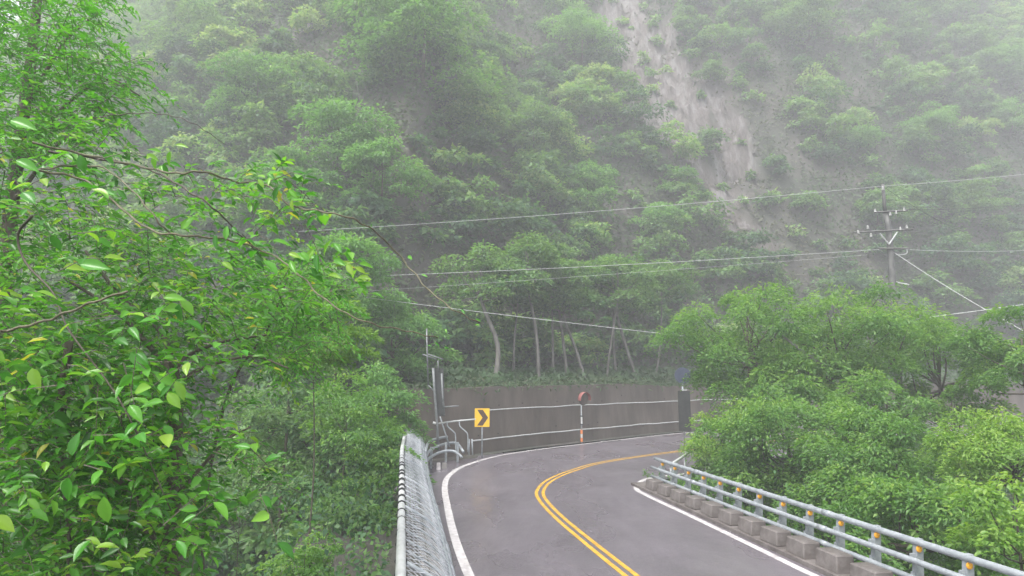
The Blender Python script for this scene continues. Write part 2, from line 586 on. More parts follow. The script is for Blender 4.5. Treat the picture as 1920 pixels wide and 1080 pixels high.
bridge = thing('bridge', 'concrete bridge deck edge with stained kerbs under the wet road', 'bridge', (4, 8, -.6))
org = np.array([4, 8, -.6])
dl = resample(offset(FB, .42), .8)
nn = len(dl)
dr = np.stack([np.linspace(RB0[0] + rdir[0] * 38, RB0[0], nn), np.linspace(RB0[1] + rdir[1] * 38, RB0[1], nn)], 1) - RN * .35
mb = MB(org)
vt = [(p[0], p[1], -.02) for p in dl] + [(p[0], p[1], -.02) for p in dr]
vb = [(p[0], p[1], -1.0) for p in dl] + [(p[0], p[1], -1.0) for p in dr]
fs = []
for i in range(nn - 1):
    fs += [(i, nn + i, nn + i + 1, i + 1), (2 * nn + i, 2 * nn + i + 1, 3 * nn + i + 1, 3 * nn + i),
           (i, i + 1, 2 * nn + i + 1, 2 * nn + i), (nn + i, 3 * nn + i, 3 * nn + i + 1, nn + i + 1)]
fs += [(0, 2 * nn, 3 * nn, nn), (nn - 1, 2 * nn - 1, 4 * nn - 1, 3 * nn - 1)]
mb.add(vt + vb, fs)
mb.build('deck_slab', M['deck'], bridge)


def kerb_strip(inner, wid, z0, z1):
    a = inner
    b_ = offset(inner, wid)
    m_ = len(a)
    vs = [(p[0], p[1], z0) for p in a] + [(p[0], p[1], z1) for p in a] + [(p[0], p[1], z1) for p in b_] + [(p[0], p[1], z0) for p in b_]
    fs = []
    for i in range(m_ - 1):
        for j in range(3):
            fs.append((j * m_ + i, j * m_ + i + 1, (j + 1) * m_ + i + 1, (j + 1) * m_ + i))
    fs += [(0, m_, 2 * m_, 3 * m_), (m_ - 1, 4 * m_ - 1, 3 * m_ - 1, 2 * m_ - 1)]
    return vs, fs


mb = MB(org)
mb.add(*kerb_strip(resample(FB, .5), .3, -.015, .2))
mb.build('kerb', M['deck'], bridge)
# right: low ledge with separate blocks standing on it
zang = math.atan2(rdir[1], rdir[0])
mb = MB(org)
c = RB0 + rdir * 18 + RN * .3
mb.box((c[0], c[1], .035), (37.5, .9, .11), zang)
mb.build('kerb', M['kerb'], bridge)
bm_ = bmesh.new()
bmesh.ops.create_cube(bm_, size=1.0)
for v_ in bm_.verts:
    v_.co = Vector((v_.co.x * .68, v_.co.y * .42, v_.co.z * .31))
    if v_.co.z > 0: v_.co.x *= .93; v_.co.y *= .88
bmesh.ops.bevel(bm_, geom=bm_.edges[:], offset=.018, segments=1, affect='EDGES')
blk = bpy.data.meshes.new('kerb_block')
bm_.to_mesh(blk)
for i in range(22):
    p = RB0 + rdir * (.75 + i * 1.0) + RN * .46
    o = link('kerb_block', blk, M['kerb'], bridge)
    o.location = np.array([p[0], p[1], .09 + .153]) - org
    o.rotation_euler = (rng.normal(0, .01), rng.normal(0, .01), zang + rng.normal(0, .03))
    o.scale = (1 + rng.normal(0, .03), 1, 1 + rng.normal(0, .05))

# ------------------------------------------------------------------ right bridge railing
rl = thing('bridge_railing', 'galvanised three pipe bridge railing with amber reflectors along the right kerb', 'railing', (*RB0, 0))
ro = np.array([*RB0, 0.])


def rp(t, n_, z):
    p = RB0 + rdir * t + RN * n_
    return np.array([p[0], p[1], z])


for zz, off, rad in ((.96, .02, .062), (.67, .16, .055), (.37, .16, .055)):
    mb = MB(ro)
    pts = [rp(t, off, zz) for t in np.linspace(-.25, 32, 40)]
    mb.tube(pts, rad, 10)
    for t in np.arange(3.0, 31, 6):
        mb.tube([rp(t - .12, off, zz), rp(t + .12, off, zz)], rad + .008, 10)
    mb.build('rail_pipe', M['galv'], rl, True)
pm = MB()
pm.add([(-.05, -.02, 0), (.05, -.02, 0), (.05, .14, 0), (-.05, .14, 0), (-.05, -.09, .92), (.05, -.09, .92), (.05, .03, .92), (-.05, .03, .92)],
       [(3, 2, 1, 0), (4, 5, 6, 7), (0, 1, 5, 4), (1, 2, 6, 5), (2, 3, 7, 6), (3, 0, 4, 7)])
pm.box((0, .085, .64), (.05, .12, .08)); pm.box((0, .1, .34), (.05, .1, .08)); pm.box((0, .05, .01), (.24, .3, .02))
pme = bpy.data.meshes.new('post'); pme.from_pydata(pm.v, [], pm.f)
rm = MB(); rm.disc((0, 0, 0), (1, 0, 0), .055, .02, 14, .012)
rme = bpy.data.meshes.new('reflector'); rme.from_pydata(rm.v, [], rm.f)
for i in range(20):
    o = link('post', pme, M['galv'], rl)
    o.location = rp(.35 + i * 1.0, 0, .09) - ro
    o.rotation_euler = (0, 0, zang + (0 if np.dot(RN, [-rdir[1], rdir[0]]) > 0 else math.pi))
    r_ = link('reflector', rme, M['amber'], o)
    sx = 1 if np.dot(RN, [-rdir[1], rdir[0]]) > 0 else -1
    r_.location = (sx * .062, .02, .76)
    if sx < 0: r_.rotation_euler = (0, 0, math.pi)

# end rails turning off behind the railing
eb = thing('guard_pipe', 'short pale slanting guard pipe behind the far end of the right railing', 'railing', GR(1262, 872))
eo = GR(1262, 872)
mb = MB(eo)
a0, a1 = GR(1258, 890), PX(1285, 852, 25.4)
mb.tube([PX(1256, 872, 24.2), PX(1270, 863, 24.8), PX(1292, 848, 26.0)], .05, 8)
mb.build('rail_pipe', M['pipe_pale'], eb, True)
for u, v, d in ((1258, 871, 24.3), (1284, 853, 25.6)):
    p = PX(u, v, d)
    mb = MB(eo); mb.tube([(p[0], p[1], -.1), p], .045, 8); mb.build('post', M['pipe_pale'], eb, True)

# ------------------------------------------------------------------ left fence
OUT, FH = .86, 1.68
fpath = resample(FB, .1)
fpath = fpath[fpath[:, 1] > 4.5]
prof = catmull([np.array(p) for p in ((.06, .16), (.02, .55), (.10, 1.0), (.38, 1.38), (OUT, FH))], 5)
ft = np.gradient(fpath, axis=0); ft /= np.linalg.norm(ft, axis=1)[:, None]
fn = np.stack([-ft[:, 1], ft[:, 0]], 1)


def fpt(i, j):                    # i along (float index), j along the profile (float index)
    i = min(max(i, 0), len(fpath) - 1); j = min(max(j, 0), len(prof) - 1)
    i0 = int(i); i1 = min(i0 + 1, len(fpath) - 1); a = i - i0
    p = fpath[i0] * (1 - a) + fpath[i1] * a
    q = fn[i0] * (1 - a) + fn[i1] * a
    j0 = int(j); j1 = min(j0 + 1, len(prof) - 1); b__ = j - j0
    r = prof[j0] * (1 - b__) + prof[j1] * b__
    return np.array([p[0] + q[0] * r[0], p[1] + q[1] * r[0], r[1]])


fo = np.array([*fpath[len(fpath) // 2], 0.2])
fence = thing('mesh_fence', 'outward curving galvanised wire mesh fence along the left edge of the bridge', 'fence', tuple(fo))
NF, NP = len(fpath), len(prof)
mb = MB(fo)
top = [fpt(i, NP - 1) + np.array([0, 0, .03 * math.sin(i * .05)]) for i in range(0, NF, 4)]
mb.tube(top, .06, 10)
tp = mb.build('top_pipe', M['pipe_pale'], fence, True)
for i in np.arange(3, NF - 2, 6.5):
    k = i + rng.normal(0, .8)
    mb = MB(fo)
    mb.tube([fpt(k, NP - 1), fpt(k + .5, NP - 1)], .074, 8)
    mb.build('wire_tie', M['dark_metal'], tp)
for jj, rr in ((NP - 9, .022), (8, .02), (1, .03)):
    mb = MB(fo); mb.tube([fpt(i, jj) for i in range(0, NF, 3)], rr, 6); mb.build('tension_rail', M['galv'], fence, True)
rib_step = 5.5
kk = 0
for i in np.arange(2, NF - 1, rib_step):
    mb = MB(fo)
    mb.tube([fpt(i, j) for j in np.linspace(0, NP - 1, 13)], .017 if kk % 6 else .034, 6)
    mb.build('rib', M['galv'], fence, True)
    kk += 1
mb = MB(fo)
for fam in (1, -1):
    for i in np.arange(-22, NF + 22, 1.7):
        pts, inside = [], True
        for j in np.linspace(0, NP - 1, 15):
            ii = i + fam * j * .95 + (0 if fam > 0 else 0)
            if 0 <= ii <= NF - 1:
                p = fpt(ii, j)
                p = p + np.array([0, 0, .014 * fam * math.cos(j * 3.1)])
                pts.append(p)
        if len(pts) > 2:
            mb.tube(pts, 0.0066, 3, False)
mb_o = mb.build('wire_mesh', M['galv_dull'], fence)
mb_o['kind'] = 'stuff'

# three pipes rounding the corner at the far end of the fence
cr_ = thing('corner_railing', 'three grey railing pipes curling round the corner at the far end of mesh fence', 'railing', GR(850, 870))
co = GR(850, 870)
for pix, dz in (([(797, 848, .95), (804, 829, .97), (822, 822, .97), (838, 819, .95)], 0),
                ([(797, 858, .72), (806, 845, .74), (828, 834, .74), (855, 831, .73), (869, 847, .5)], 0),
                ([(797, 868, .48), (806, 858, .5), (826, 848, .5), (850, 846, .5), (866, 857, .3)], 0)):
    mb = MB(co)
    mb.tube(catmull([GR(u, v, z) for u, v, z in pix], 6), .062, 10)
    mb.build('rail_pipe', M['galv'], cr_, True)
for u, v in ((808, 878), (836, 866), (858, 866)):
    p = GR(u, v)
    mb = MB(co); mb.box((p[0], p[1], .42), (.1, .08, .9)); mb.build('post', M['galv'], cr_)
p = GR(822, 880); q = GR(833, 878)
bk = thing('concrete_footing', 'small white painted footing on the road edge under the corner railing', 'footing', tuple(p))
mb = MB(p); mb.box(p + [0, 0, .12], (.16, .2, .28), .2, .85); mb.build('block', M['white_paint'], bk)
mb = MB(p); mb.box(q + [0, 0, .1], (.2, .2, .24), .2, .85); mb.build('block', M['deck'], bk)

# ------------------------------------------------------------------ retaining wall on the outside of the bend
WB = resample(offset(resample(Lc, .25), 1.15), .5)
i0 = np.argmin(np.hypot(WB[:, 0] - GR(985, 846)[0] + .8, WB[:, 1] - GR(985, 846)[1] - .8))
tg0 = WB[i0 + 4] - WB[i0]; tg0 /= np.linalg.norm(tg0)
WB = np.vstack([[WB[i0] - tg0 * d for d in np.arange(6.0, .2, -.5)], WB[i0:]])
wo_ = np.array([*WB[10], 0])
wall = thing('retaining_wall', 'weathered brown concrete retaining wall behind the outside of the bend', 'wall', tuple(wo_))
WH = 3.25
nW = len(WB)
wtop = WH + .12 * np.array([vnoise(np.array([i * .13]), np.array([.5]), 4)[0] for i in range(nW)]) * 2
sh_a = resample(offset(resample(Lc, .3), .3), .5)
sh_i = np.argmin(np.hypot(sh_a[:, 0] - GR(836, 930)[0], sh_a[:, 1] - GR(836, 930)[1]))
sh_a = resn(sh_a[sh_i:], 120)
mb = MB(); mb.add(*strip(resn(np.vstack([[FB[-1] + [-.3, -6]], [FB[-1] + [-.3, -.2]], offset(WB, .3)]), 120), sh_a, -.006, 3))
props(mb.build('road_shoulder', M['asphalt']), kind='structure')
back = offset(WB, 2.4)
front_top = offset(WB, .12)
vs = [(p[0], p[1], -.15) for p in WB] + [(p[0], p[1], h) for p, h in zip(front_top, wtop)] + [(p[0], p[1], h) for p, h in zip(back, wtop)] + [(p[0], p[1], -.15) for p in back]
fs = []
for i in range(nW - 1):
    for j in range(3):
        fs.append((j * nW + i, j * nW + i + 1, (j + 1) * nW + i + 1, (j + 1) * nW + i))
fs += [(0, nW, 2 * nW, 3 * nW), (nW - 1, 4 * nW - 1, 3 * nW - 1, 2 * nW - 1)]
mb = MB(wo_); mb.add(vs, fs); mb.build('wall_face', M['wall'], wall)


def wall_at(t, z, out=.0):       # t = metres along the wall, z height, out in front of the face
    i = min(max(t / .5, 0), nW - 1.001); k = int(i); a = i - k
    p = WB[k] * (1 - a) + WB[k + 1] * a
    d = WB[k + 1] - WB[k]; d /= np.linalg.norm(d)
    nrm = np.array([-d[1], d[0]])
    p = p + nrm * (.12 * z / WH - out)
    return np.array([p[0], p[1], z]), d, nrm


n_w = 9000
iw = rng.integers(0, nW - 1, n_w); fw = rng.random(n_w); ow = rng.uniform(-.02, 2.3, n_w) ** 1.0
pw = WB[iw] * (1 - fw[:, None]) + WB[iw + 1] * fw[:, None]
dw = WB[iw + 1] - WB[iw]; dw /= np.linalg.norm(dw, axis=1)[:, None]
pw = pw + np.column_stack([-dw[:, 1], dw[:, 0]]) * ow[:, None]
hang = np.clip(vnoise(pw[:, 0] / 1.3, pw[:, 1] / 1.3, 15), -.3, .6)
zw = wtop[iw] + rng.random(n_w) * (.25 + .9 * np.maximum(hang, 0)) - (ow < .12) * rng.random(n_w) * (.2 + 1.1 * np.maximum(hang, 0))
WALL_TOP = (pw, zw)
for t in np.arange(3, 30, 2.3):
    for z in (.9, 2.3):
        pz = z + rng.normal(0, .15)
        p, d, nrm = wall_at(t + rng.normal(0, .4), pz, .006)
        mb = MB(wo_); mb.disc(p, (-nrm[0], -nrm[1], 0), .04, .02, 8); mb.build('weep_hole', M['hole'], wall)


def wall_cable(z, t0, t1, name, label, seed, rad):
    p0, _, _ = wall_at(t0, z, .12)
    c_ = thing(name, label, 'cable', tuple(p0))
    pts = []
    for t in np.arange(t0, t1, .5):
        zz = z + .05 * vnoise(np.array([t * .35]), np.array([1.5]), seed)[0] * 2
        pts.append(wall_at(t, zz, .12)[0])
    mb = MB(p0); mb.tube(pts, rad, 6); mb.build('cable', M['pipe_pale'], c_, True)
    for t in np.arange(t0 + .4, t1, 3.0):
        a, d, nrm = wall_at(t, z, .13); b__, _, _ = wall_at(t, z, -.04)
        mb = MB(p0); mb.tube([a, b__], .02, 6); mb.build('bracket', M['dark_metal'], c_)


wall_cable(2.1, 4.3, 44, 'wall_cable', 'pale sagging cable strung across the upper face of the retaining wall', 2, .03)
wall_cable(.68, 3.2, 44, 'wall_cable', 'lower pale pipe running along the foot of the retaining wall', 8, .035)

# bent pipe frame next to the chevron sign
fr = thing('pipe_frame', 'bent galvanised pipe frame beside the yellow chevron sign', 'pipe frame', GR(850, 862))
fo2 = GR(850, 862)
D = 29.8
mb = MB(fo2); mb.tube([PX(815, 795, D), PX(850, 790, D), PX(892, 786, D)], .035, 8); mb.build('top_bar', M['pipe_pale'], fr, True)
mb = MB(fo2); mb.tube([PX(812, 792.5, D), PX(822, 795.5, D)], .06, 8); mb.build('end_cap', M['pipe_pale'], fr, True)
for x0, s1 in ((838, 0), (861, 0)):
    mb = MB(fo2)
    mb.tube(catmull([PX(x0, 791, D), PX(x0 + 2, 800, D - .05), PX(x0 + 12, 809, D - .1), PX(x0 + 16, 817, D - .1), PX(x0 + 16.5, 848, D - .1)], 5), .03, 7)
    mb.build('bent_leg', M['galv'], fr, True)
for u0, v0, u1, v1 in ((821, 796, 822, 850), (825, 781, 843, 838), (880, 823, 879, 853), (885, 823, 886, 853)):
    mb = MB(fo2); mb.tube([PX(u0, v0, D), PX(u1, v1, D)], .035, 7); mb.build('leg', M['galv'], fr, True)

# steel posts behind the end of the fence
po = GR(822, 858); D = 29.3
ps = thing('steel_mast', 'tall twin steel post frame with short cross bars at the end of mesh fence', 'post', tuple(po))
for pix, r_ in (([(800, 616), (801, 664), (803, 722)], .035), ([(812, 690), (815, 735), (820, 800), (822, 846)], .06),
                ([(821, 676), (822, 696)], .03), ([(828, 700), (830, 740), (833, 779)], .045)):
    mb = MB(po); mb.tube([PX(u, v, D) for u, v in pix], r_, 8); mb.build('post', M['galv_dark'], ps, True)
p = [PX(811, 690, D + .1), PX(831, 690, D + .1), PX(834, 780, D + .1), PX(819, 780, D + .1)]
mb = MB(po)
mb.add([q for q in p] + [q + np.array([0, .08, 0]) for q in p], [(0, 1, 2, 3), (7, 6, 5, 4), (0, 4, 5, 1), (1, 5, 6, 2), (2, 6, 7, 3), (3, 7, 4, 0)])
mb.build('back_plate', M['dark_metal'], ps)
for q0, q1 in (((792, 664), (818, 674)), ((802, 664), (831, 674)), ((833, 763), (860, 761)), ((803, 722), (815, 735))):
    mb = MB(po); mb.tube([PX(*q0, D), PX(*q1, D)], .028, 7); mb.build('cross_bar', M['galv_dark'], ps, True)

# ------------------------------------------------------------------ chevron sign
D = 31.0
sc_ = PX(904, 783, D)
ch = thing('chevron_sign', 'yellow road sign with dark chevron pointing right in front of the wall', 'sign', (sc_[0], sc_[1], 0))
so = np.array([sc_[0], sc_[1], 0.])
mb = MB(so); mb.box(sc_, (.70, .03, .86)); mb.build('sign_plate', M['sign_yellow'], ch)
x0, z0, yy = sc_[0], sc_[2], sc_[1] - .022
P2 = [(-.24, .37), (.03, .37), (.29, 0), (.03, -.37), (-.24, -.37), (.02, 0)]
vs = [(x0 + a, yy, z0 + b__) for a, b__ in P2] + [(x0 + a, yy + .005, z0 + b__) for a, b__ in P2]
mb = MB(so)
mb.add(vs, [(0, 5, 2, 1), (5, 4, 3, 2)] + [(i, (i + 1) % 6, 6 + (i + 1) % 6, 6 + i) for i in range(6)])
mb.build('chevron', M['sign_dark'], ch)
mb = MB(so); mb.tube([(x0, sc_[1] + .05, -.1), (x0, sc_[1] + .05, z0 + .3)], .035, 8); mb.build('post', M['galv'], ch, True)

# ------------------------------------------------------------------ convex mirror on a post by the wall
D = 36.6
mo = GR(1091, 832); mo[2] = 0
mi = thing('traffic_mirror', 'round traffic mirror with faded red hood on a banded post before the wall', 'mirror', tuple(mo))
c = PX(1094, 748, mo[1] - .05)
nr = np.array([.62, -.75, -.12])
mb = MB(mo); mb.disc(c, nr, .36, .05, 22, .05); mb.build('mirror_face', M['wall'], mi, True)
mb = MB(mo)                                        # hood: half ring over the top
nr = nr / np.linalg.norm(nr); xx = np.cross([0, 0, 1], nr); xx /= np.linalg.norm(xx); yy_ = np.cross(nr, xx)
vs, fs = [], []
for k in range(15):
    q = math.pi * (-.06 + 1.12 * k / 14)
    for rr, dp in ((.40, -.06), (.42, .2), (.20, -.075)):
        vs.append(c + rr * (math.cos(q) * xx + math.sin(q) * yy_) + nr * dp)
for k in range(14):
    fs += [(3 * k, 3 * k + 1, 3 * k + 4, 3 * k + 3), (3 * k + 2, 3 * k, 3 * k + 3, 3 * k + 5)]
mb.add(vs, fs); mb.build('hood', M['red'], mi, True)
px_ = mo[0]
mb = MB(mo); mb.tube([(px_, mo[1] + .05, -.05), (px_, mo[1] + .05, c[2])], .04, 8); mb.build('post', M['galv'], mi, True)
zb = PX(1091, 797, mo[1])[2]; zt = PX(1091, 779, mo[1])[2]
mb = MB(mo); mb.box((px_, mo[1] - .03, (zb + zt) / 2), (.17, .03, zt - zb)); mb.build('tag_plate', M['black'], mi)
mb = MB(mo); mb.box((px_, mo[1] - .05, (zb + zt) / 2), (.09, .015, (zt - zb) * .72)); mb.build('tag_face', M['porcelain'], mi)
for k, mm in enumerate(('orange', 'porcelain', 'orange')):
    z = .66 - .22 * k
    mb = MB(mo); mb.tube([(px_, mo[1] + .05, z - .105), (px_, mo[1] + .05, z + .105)], .07, 10); mb.build('band', M[mm], mi)

# ------------------------------------------------------------------ dark sign seen from behind
so = GR(1285, 846); so[2] = 0
sg = thing('road_sign', 'dark blue round sign above a tall dark board on a grey post', 'sign', tuple(so))
D = so[1]
c = PX(1280, 704, D)
mb = MB(so); mb.disc(c, (-.15, -1, 0), .42, .03, 24, .01); mb.build('round_sign', M['blue_metal'], sg)
t_, b__ = PX(1282, 733, D), PX(1282, 808, D)
mb = MB(so); mb.box((t_[0], D, (t_[2] + b__[2]) / 2), (.62, .05, t_[2] - b__[2]), -.1); mb.build('board', M['dark_metal'], sg)
mb = MB(so); mb.tube([(so[0], D + .08, -.15), (so[0], D + .08, c[2] + .1)], .045, 8); mb.build('post', M['galv'], sg, True)
mb = MB(so); mb.box((t_[0], D - .03, t_[2] + .05), (.3, .04, .05)); mb.build('bracket', M['pipe_pale'], sg)

# ------------------------------------------------------------------ utility pole and overhead wires
D = 30.0
base = PX(1672, 620, D); bz = float(H(base[0], base[1]))
uo = np.array([base[0], base[1], bz])
up = thing('utility_pole', 'grey concrete utility pole with two crossarms above the right hand trees', 'utility pole', tuple(uo))
mb = MB(uo); mb.tube([uo - [0, 0, .3], PX(1676, 560, D), PX(1666, 425, D), PX(1660, 400, D)], [.19, .16, .13, .12], 12); mb.build('pole_shaft', M['pole'], up, True)
mb = MB(uo); mb.tube([PX(1660, 403, D), PX(1655, 346, D)], [.085, .075], 8); mb.build('top_mast', M['pole'], up, True)
for (a, b__) in (((1640, 398), (1702, 395)), ((1600, 436), (1712, 430)), ((1648, 466), (1706, 466))):
    p, q = PX(*a, D - .15), PX(*b__, D - .15)
    mb = MB(uo); mid = (p + q) / 2
    mb.tube([p, q], .04, 4); mb.build('crossarm', M['pole'], up)
for (a, b__) in (((1650, 438), (1667, 458)), ((1682, 436), (1667, 458))):
    mb = MB(uo); mb.tube([PX(*a, D - .2), PX(*b__, D - .2)], .035, 6); mb.build('brace', M['pipe_pale'], up)
for u, v in ((1641, 394), (1695, 392), (1680, 397), (1669, 400), (1627, 425), (1609, 434), (1633, 440), (1700, 424), (1688, 428), (1655, 352)):
    p = PX(u, v, D - .15)
    mb = MB(uo)
    for k in range(3):
        mb.tube([p + [0, 0, -.1 + .06 * k], p + [0, 0, -.06 + .06 * k]], [.075 - .014 * k, .05 - .01 * k], 9)
    mb.build('insulator', M['porcelain'], up, True)
mb = MB(uo); mb.tube(catmull([PX(1677, 466, D), PX(1698, 468, D), PX(1701, 473, D), PX(1696, 477, D), PX(1680, 478, D)], 5), .028, 6); mb.build('cable_loop', M['pipe_pale'], up, True)
mb = MB(uo); mb.tube(catmull([PX(1673, 526, D), PX(1688, 531, D), PX(1704, 534, D)], 4), .035, 6); mb.build('bracket', M['pipe_pale'], up, True)


def wire(label, a, b__, sag, rad=.0115, mat='cable'):
    a, b__ = np.asarray(a, float), np.asarray(b__, float)
    pts = [a * (1 - t) + b__ * t - np.array([0, 0, 4 * sag * t * (1 - t)]) for t in np.linspace(0, 1, 26)]
    o_ = (a + b__) / 2
    mb = MB(o_); mb.tube(pts, rad, 5)
    o = mb.build('overhead_wire', M[mat], None, True)
    o.location = tuple(o_)
    return props(o, label, 'wire', 'overhead wires')


T = PX(1655, 349, D)
wire('topmost overhead wire running left from the utility pole mast', T, PX(560, 434, 33), .15)
wire('topmost overhead wire running right from the utility pole mast', T, PX(2100, 306, 34), .1)
wire('overhead wire running left from the lower crossarm of the pole', PX(1660, 467, D), PX(600, 521, 33), .12)
wire('faint thin overhead wire just below the lower crossarm wire', PX(1625, 478, D), PX(640, 549, 34), .05, .006)
wire('low sagging overhead cable crossing the dark gap above the tree trunks', PX(640, 552, 32), PX(1440, 648, 30), .05, .012)
wire('thick guy wire slanting down right from the utility pole', PX(1676, 473, D), PX(2010, 668, 24), .18, .014)
wire('dark wire falling away right from the top of the mast', T, PX(1850, 450, 36), .3, .01, 'cable_dark')
wire('thin wire running right from the upper crossarm', PX(1700, 393, D), PX(2000, 372, 40), .2, .01, 'cable_dark')
wire('short level wire running right from the cable loop', PX(1680, 467, D), PX(1930, 469, 40), .1, .012)
wire('pale wire crossing behind the guy wire at right', PX(1700, 600, 27), PX(1960, 565, 24), .02, .016)
wire('upper of two dark wires slanting through right hand leaves', PX(1780, 598, 27), PX(1990, 690, 20), .03, .012, 'cable_dark')
wire('lower of two dark wires slanting through right hand leaves', PX(1790, 652, 27), PX(1990, 735, 20), .03, .012, 'cable_dark')

# ------------------------------------------------------------------ foliage
T_NEAR = (np.array([(0, 0, 0), (0, .33, -.03), (0, .7, -.06), (0, 1, -.16), (-.46, .3, .10), (-.36, .68, .05), (.46, .3, .10), (.36, .68, .05)], float),
          [(0, 1, 4), (1, 2, 5, 4), (2, 3, 5), (0, 6, 1), (1, 6, 7, 2), (2, 7, 3)])
T_MID = (np.array([(0, 0, 0), (-.42, .5, .10), (0, 1, -.1), (.42, .5, .10)], float), [(0, 3, 2), (0, 2, 1)])
T_FAR = (np.array([(0, 0, 0), (-.5, .45, .12), (0.08, 1, -.12), (.5, .55, .08)], float), [(0, 3, 2, 1)])


def unit(a):
    return a / (np.linalg.norm(a, axis=-1, keepdims=True) + 1e-9)


def leaves(name, P, ax, nm, L, W, tint, tmpl, mat, parent=None, org=(0, 0, 0)):
    tv, tf = tmpl
    n_ = len(P)
    ax = unit(ax); nm = unit(nm - ax * np.sum(nm * ax, 1)[:, None]); sd_ = np.cross(ax, nm)
    L = np.broadcast_to(L, n_); W = np.broadcast_to(W, n_)
    V = (P - np.asarray(org))[:, None, :] + tv[None, :, 0, None] * (W[:, None, None] * sd_[:, None, :]) + \
        tv[None, :, 1, None] * (L[:, None, None] * ax[:, None, :]) + tv[None, :, 2, None] * (L[:, None, None] * nm[:, None, :])
    k = len(tv)
    base = (np.arange(n_) * k)
    idx = [np.array(f) for f in tf]
    loops = np.concatenate([np.concatenate(idx)[None, :] + base[:, None]], 0).reshape(-1)
    sizes = np.tile(np.array([len(f) for f in tf]), n_)
    starts = np.concatenate([[0], np.cumsum(sizes)[:-1]])
    me = bpy.data.meshes.new(name)
    me.vertices.add(n_ * k)
    me.vertices.foreach_set('co', V.reshape(-1).astype(np.float32))
    me.loops.add(len(loops))
    me.loops.foreach_set('vertex_index', loops.astype(np.int32))
    me.polygons.add(len(sizes))
    me.polygons.foreach_set('loop_start', starts.astype(np.int32))
    me.update(calc_edges=True)
    at = me.attributes.new('tint', 'FLOAT', 'POINT')
    at.data.foreach_set('value', np.repeat(np.clip(tint, 0, 1), k).astype(np.float32))
    return link(name, me, mat, parent)


def rdirs(n_):
    a = rng.normal(size=(n_, 3))
    return unit(a)


def crown_pts(n_, rad, ncl, flat=.45, cr=(.28, .45), low=-.25):
    """leaf positions for a crown of flattened boughs; returns P, outward axis, normal, tint, bough centres"""
    d = rdirs(ncl * 3)
    d = d[d[:, 2] > low][:ncl]
    d = np.concatenate([d, np.array([[0, 0, 1.0]])])
    rr = rng.uniform(.35, 1.2, len(d)) ** .6
    C = d * rr[:, None] * np.array(rad) * .8
    R = rng.uniform(*cr, len(d)) * (rad[0] + rad[1]) / 2
    wgt = R ** 2; wgt = wgt / wgt.sum()
    ci = rng.choice(len(d), n_, p=wgt)
    q = rdirs(n_)
    q[:, 2] = np.where(rng.random(n_) < .8, np.abs(q[:, 2]), q[:, 2])
    sh = rng.uniform(.35, 1.0, n_) ** .5
    # ragged edges: sprays sticking out
    spray = rng.random((len(d), 9))
    az = ((np.arctan2(q[:, 1], q[:, 0]) / (2 * math.pi) + .5) * 9).astype(int) % 9
    sh = sh * (.5 + .85 * spray[ci, az])
    loc = q * sh[:, None] * R[ci][:, None]
    loc[:, 2] *= flat
    loc[:, 2] -= .3 * (loc[:, 0] ** 2 + loc[:, 1] ** 2) / R[ci]     # boughs droop at the rim
    P = C[ci] + loc
    out = unit(np.column_stack([loc[:, 0], loc[:, 1], -.15 * R[ci]]) + .9 * R[ci][:, None] * rdirs(n_) * .6)
    nm = unit(np.array([0, 0, 1.0]) + .55 * rdirs(n_) + .35 * unit(P))
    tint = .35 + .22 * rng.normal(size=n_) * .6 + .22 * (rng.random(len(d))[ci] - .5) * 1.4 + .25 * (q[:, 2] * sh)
    return P, out, nm, tint, C


def tree(name, label, cat, center, rad, n_, leaf, mat, ncl=22, group=None, flat=.45, bark='bark', trunk_r=None, lowtrunk=None, tmpl=T_MID, base=None, limb=True, cr=(.28, .45), low=-.85):
    center = np.asarray(center, float)
    gx_, gy_ = (center[0], center[1]) if base is None else base
    gz = float(H(gx_, gy_))
    o = np.array([gx_, gy_, min(gz, center[2] - rad[2] * .6)])
    t = thing(name, label, cat, tuple(o), group)
    P, out, nm, tint, C = crown_pts(n_, rad, ncl, flat, cr, low)
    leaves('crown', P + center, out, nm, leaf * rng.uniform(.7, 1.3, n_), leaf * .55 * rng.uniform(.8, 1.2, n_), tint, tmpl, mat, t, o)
    tr = trunk_r or max(.035, rad[0] * .036)
    mb = MB(o)
    fork = center - np.array([0, 0, rad[2] * .45])
    b0 = o - np.array([0, 0, .3])
    mid = (b0 + fork) / 2 + np.array([rng.normal(0, .2), rng.normal(0, .2), 0]) * rad[0] * .3
    mb.tube(catmull([b0, mid, fork, center + [0, 0, rad[2] * .35]], 4), list(np.linspace(tr, tr * .35, 13)), 8)
    if limb:
        for c in C[::2]:
            e = center + c
            k = fork + (center - fork) * rng.uniform(0, .7)
            m2 = (k + e) / 2 + np.array([0, 0, -.08 * rad[2]]) + rng.normal(0, .06, 3) * rad[0]
            mb.tube(catmull([k, m2, e], 3), list(np.linspace(tr * .42, tr * .1, 7)), 5)
    mb.build('trunk', M[bark], t, True)
    return t


# --- right hand roadside trees
def rtree(name, label, u, v, d, ru, rv, n_, leaf, mat, ncl=26, flat=.5, tmpl=T_MID, cr=(.2, .4)):
    k = d / FPX                                    # ru, rv: half width and half height as they show
    tree(name, label, name.split('_')[-1], PX(u, v, d), (ru * k, ru * k * .85, rv * k), n_, leaf, M[mat], ncl, flat=max(flat, .68), tmpl=tmpl, cr=cr)


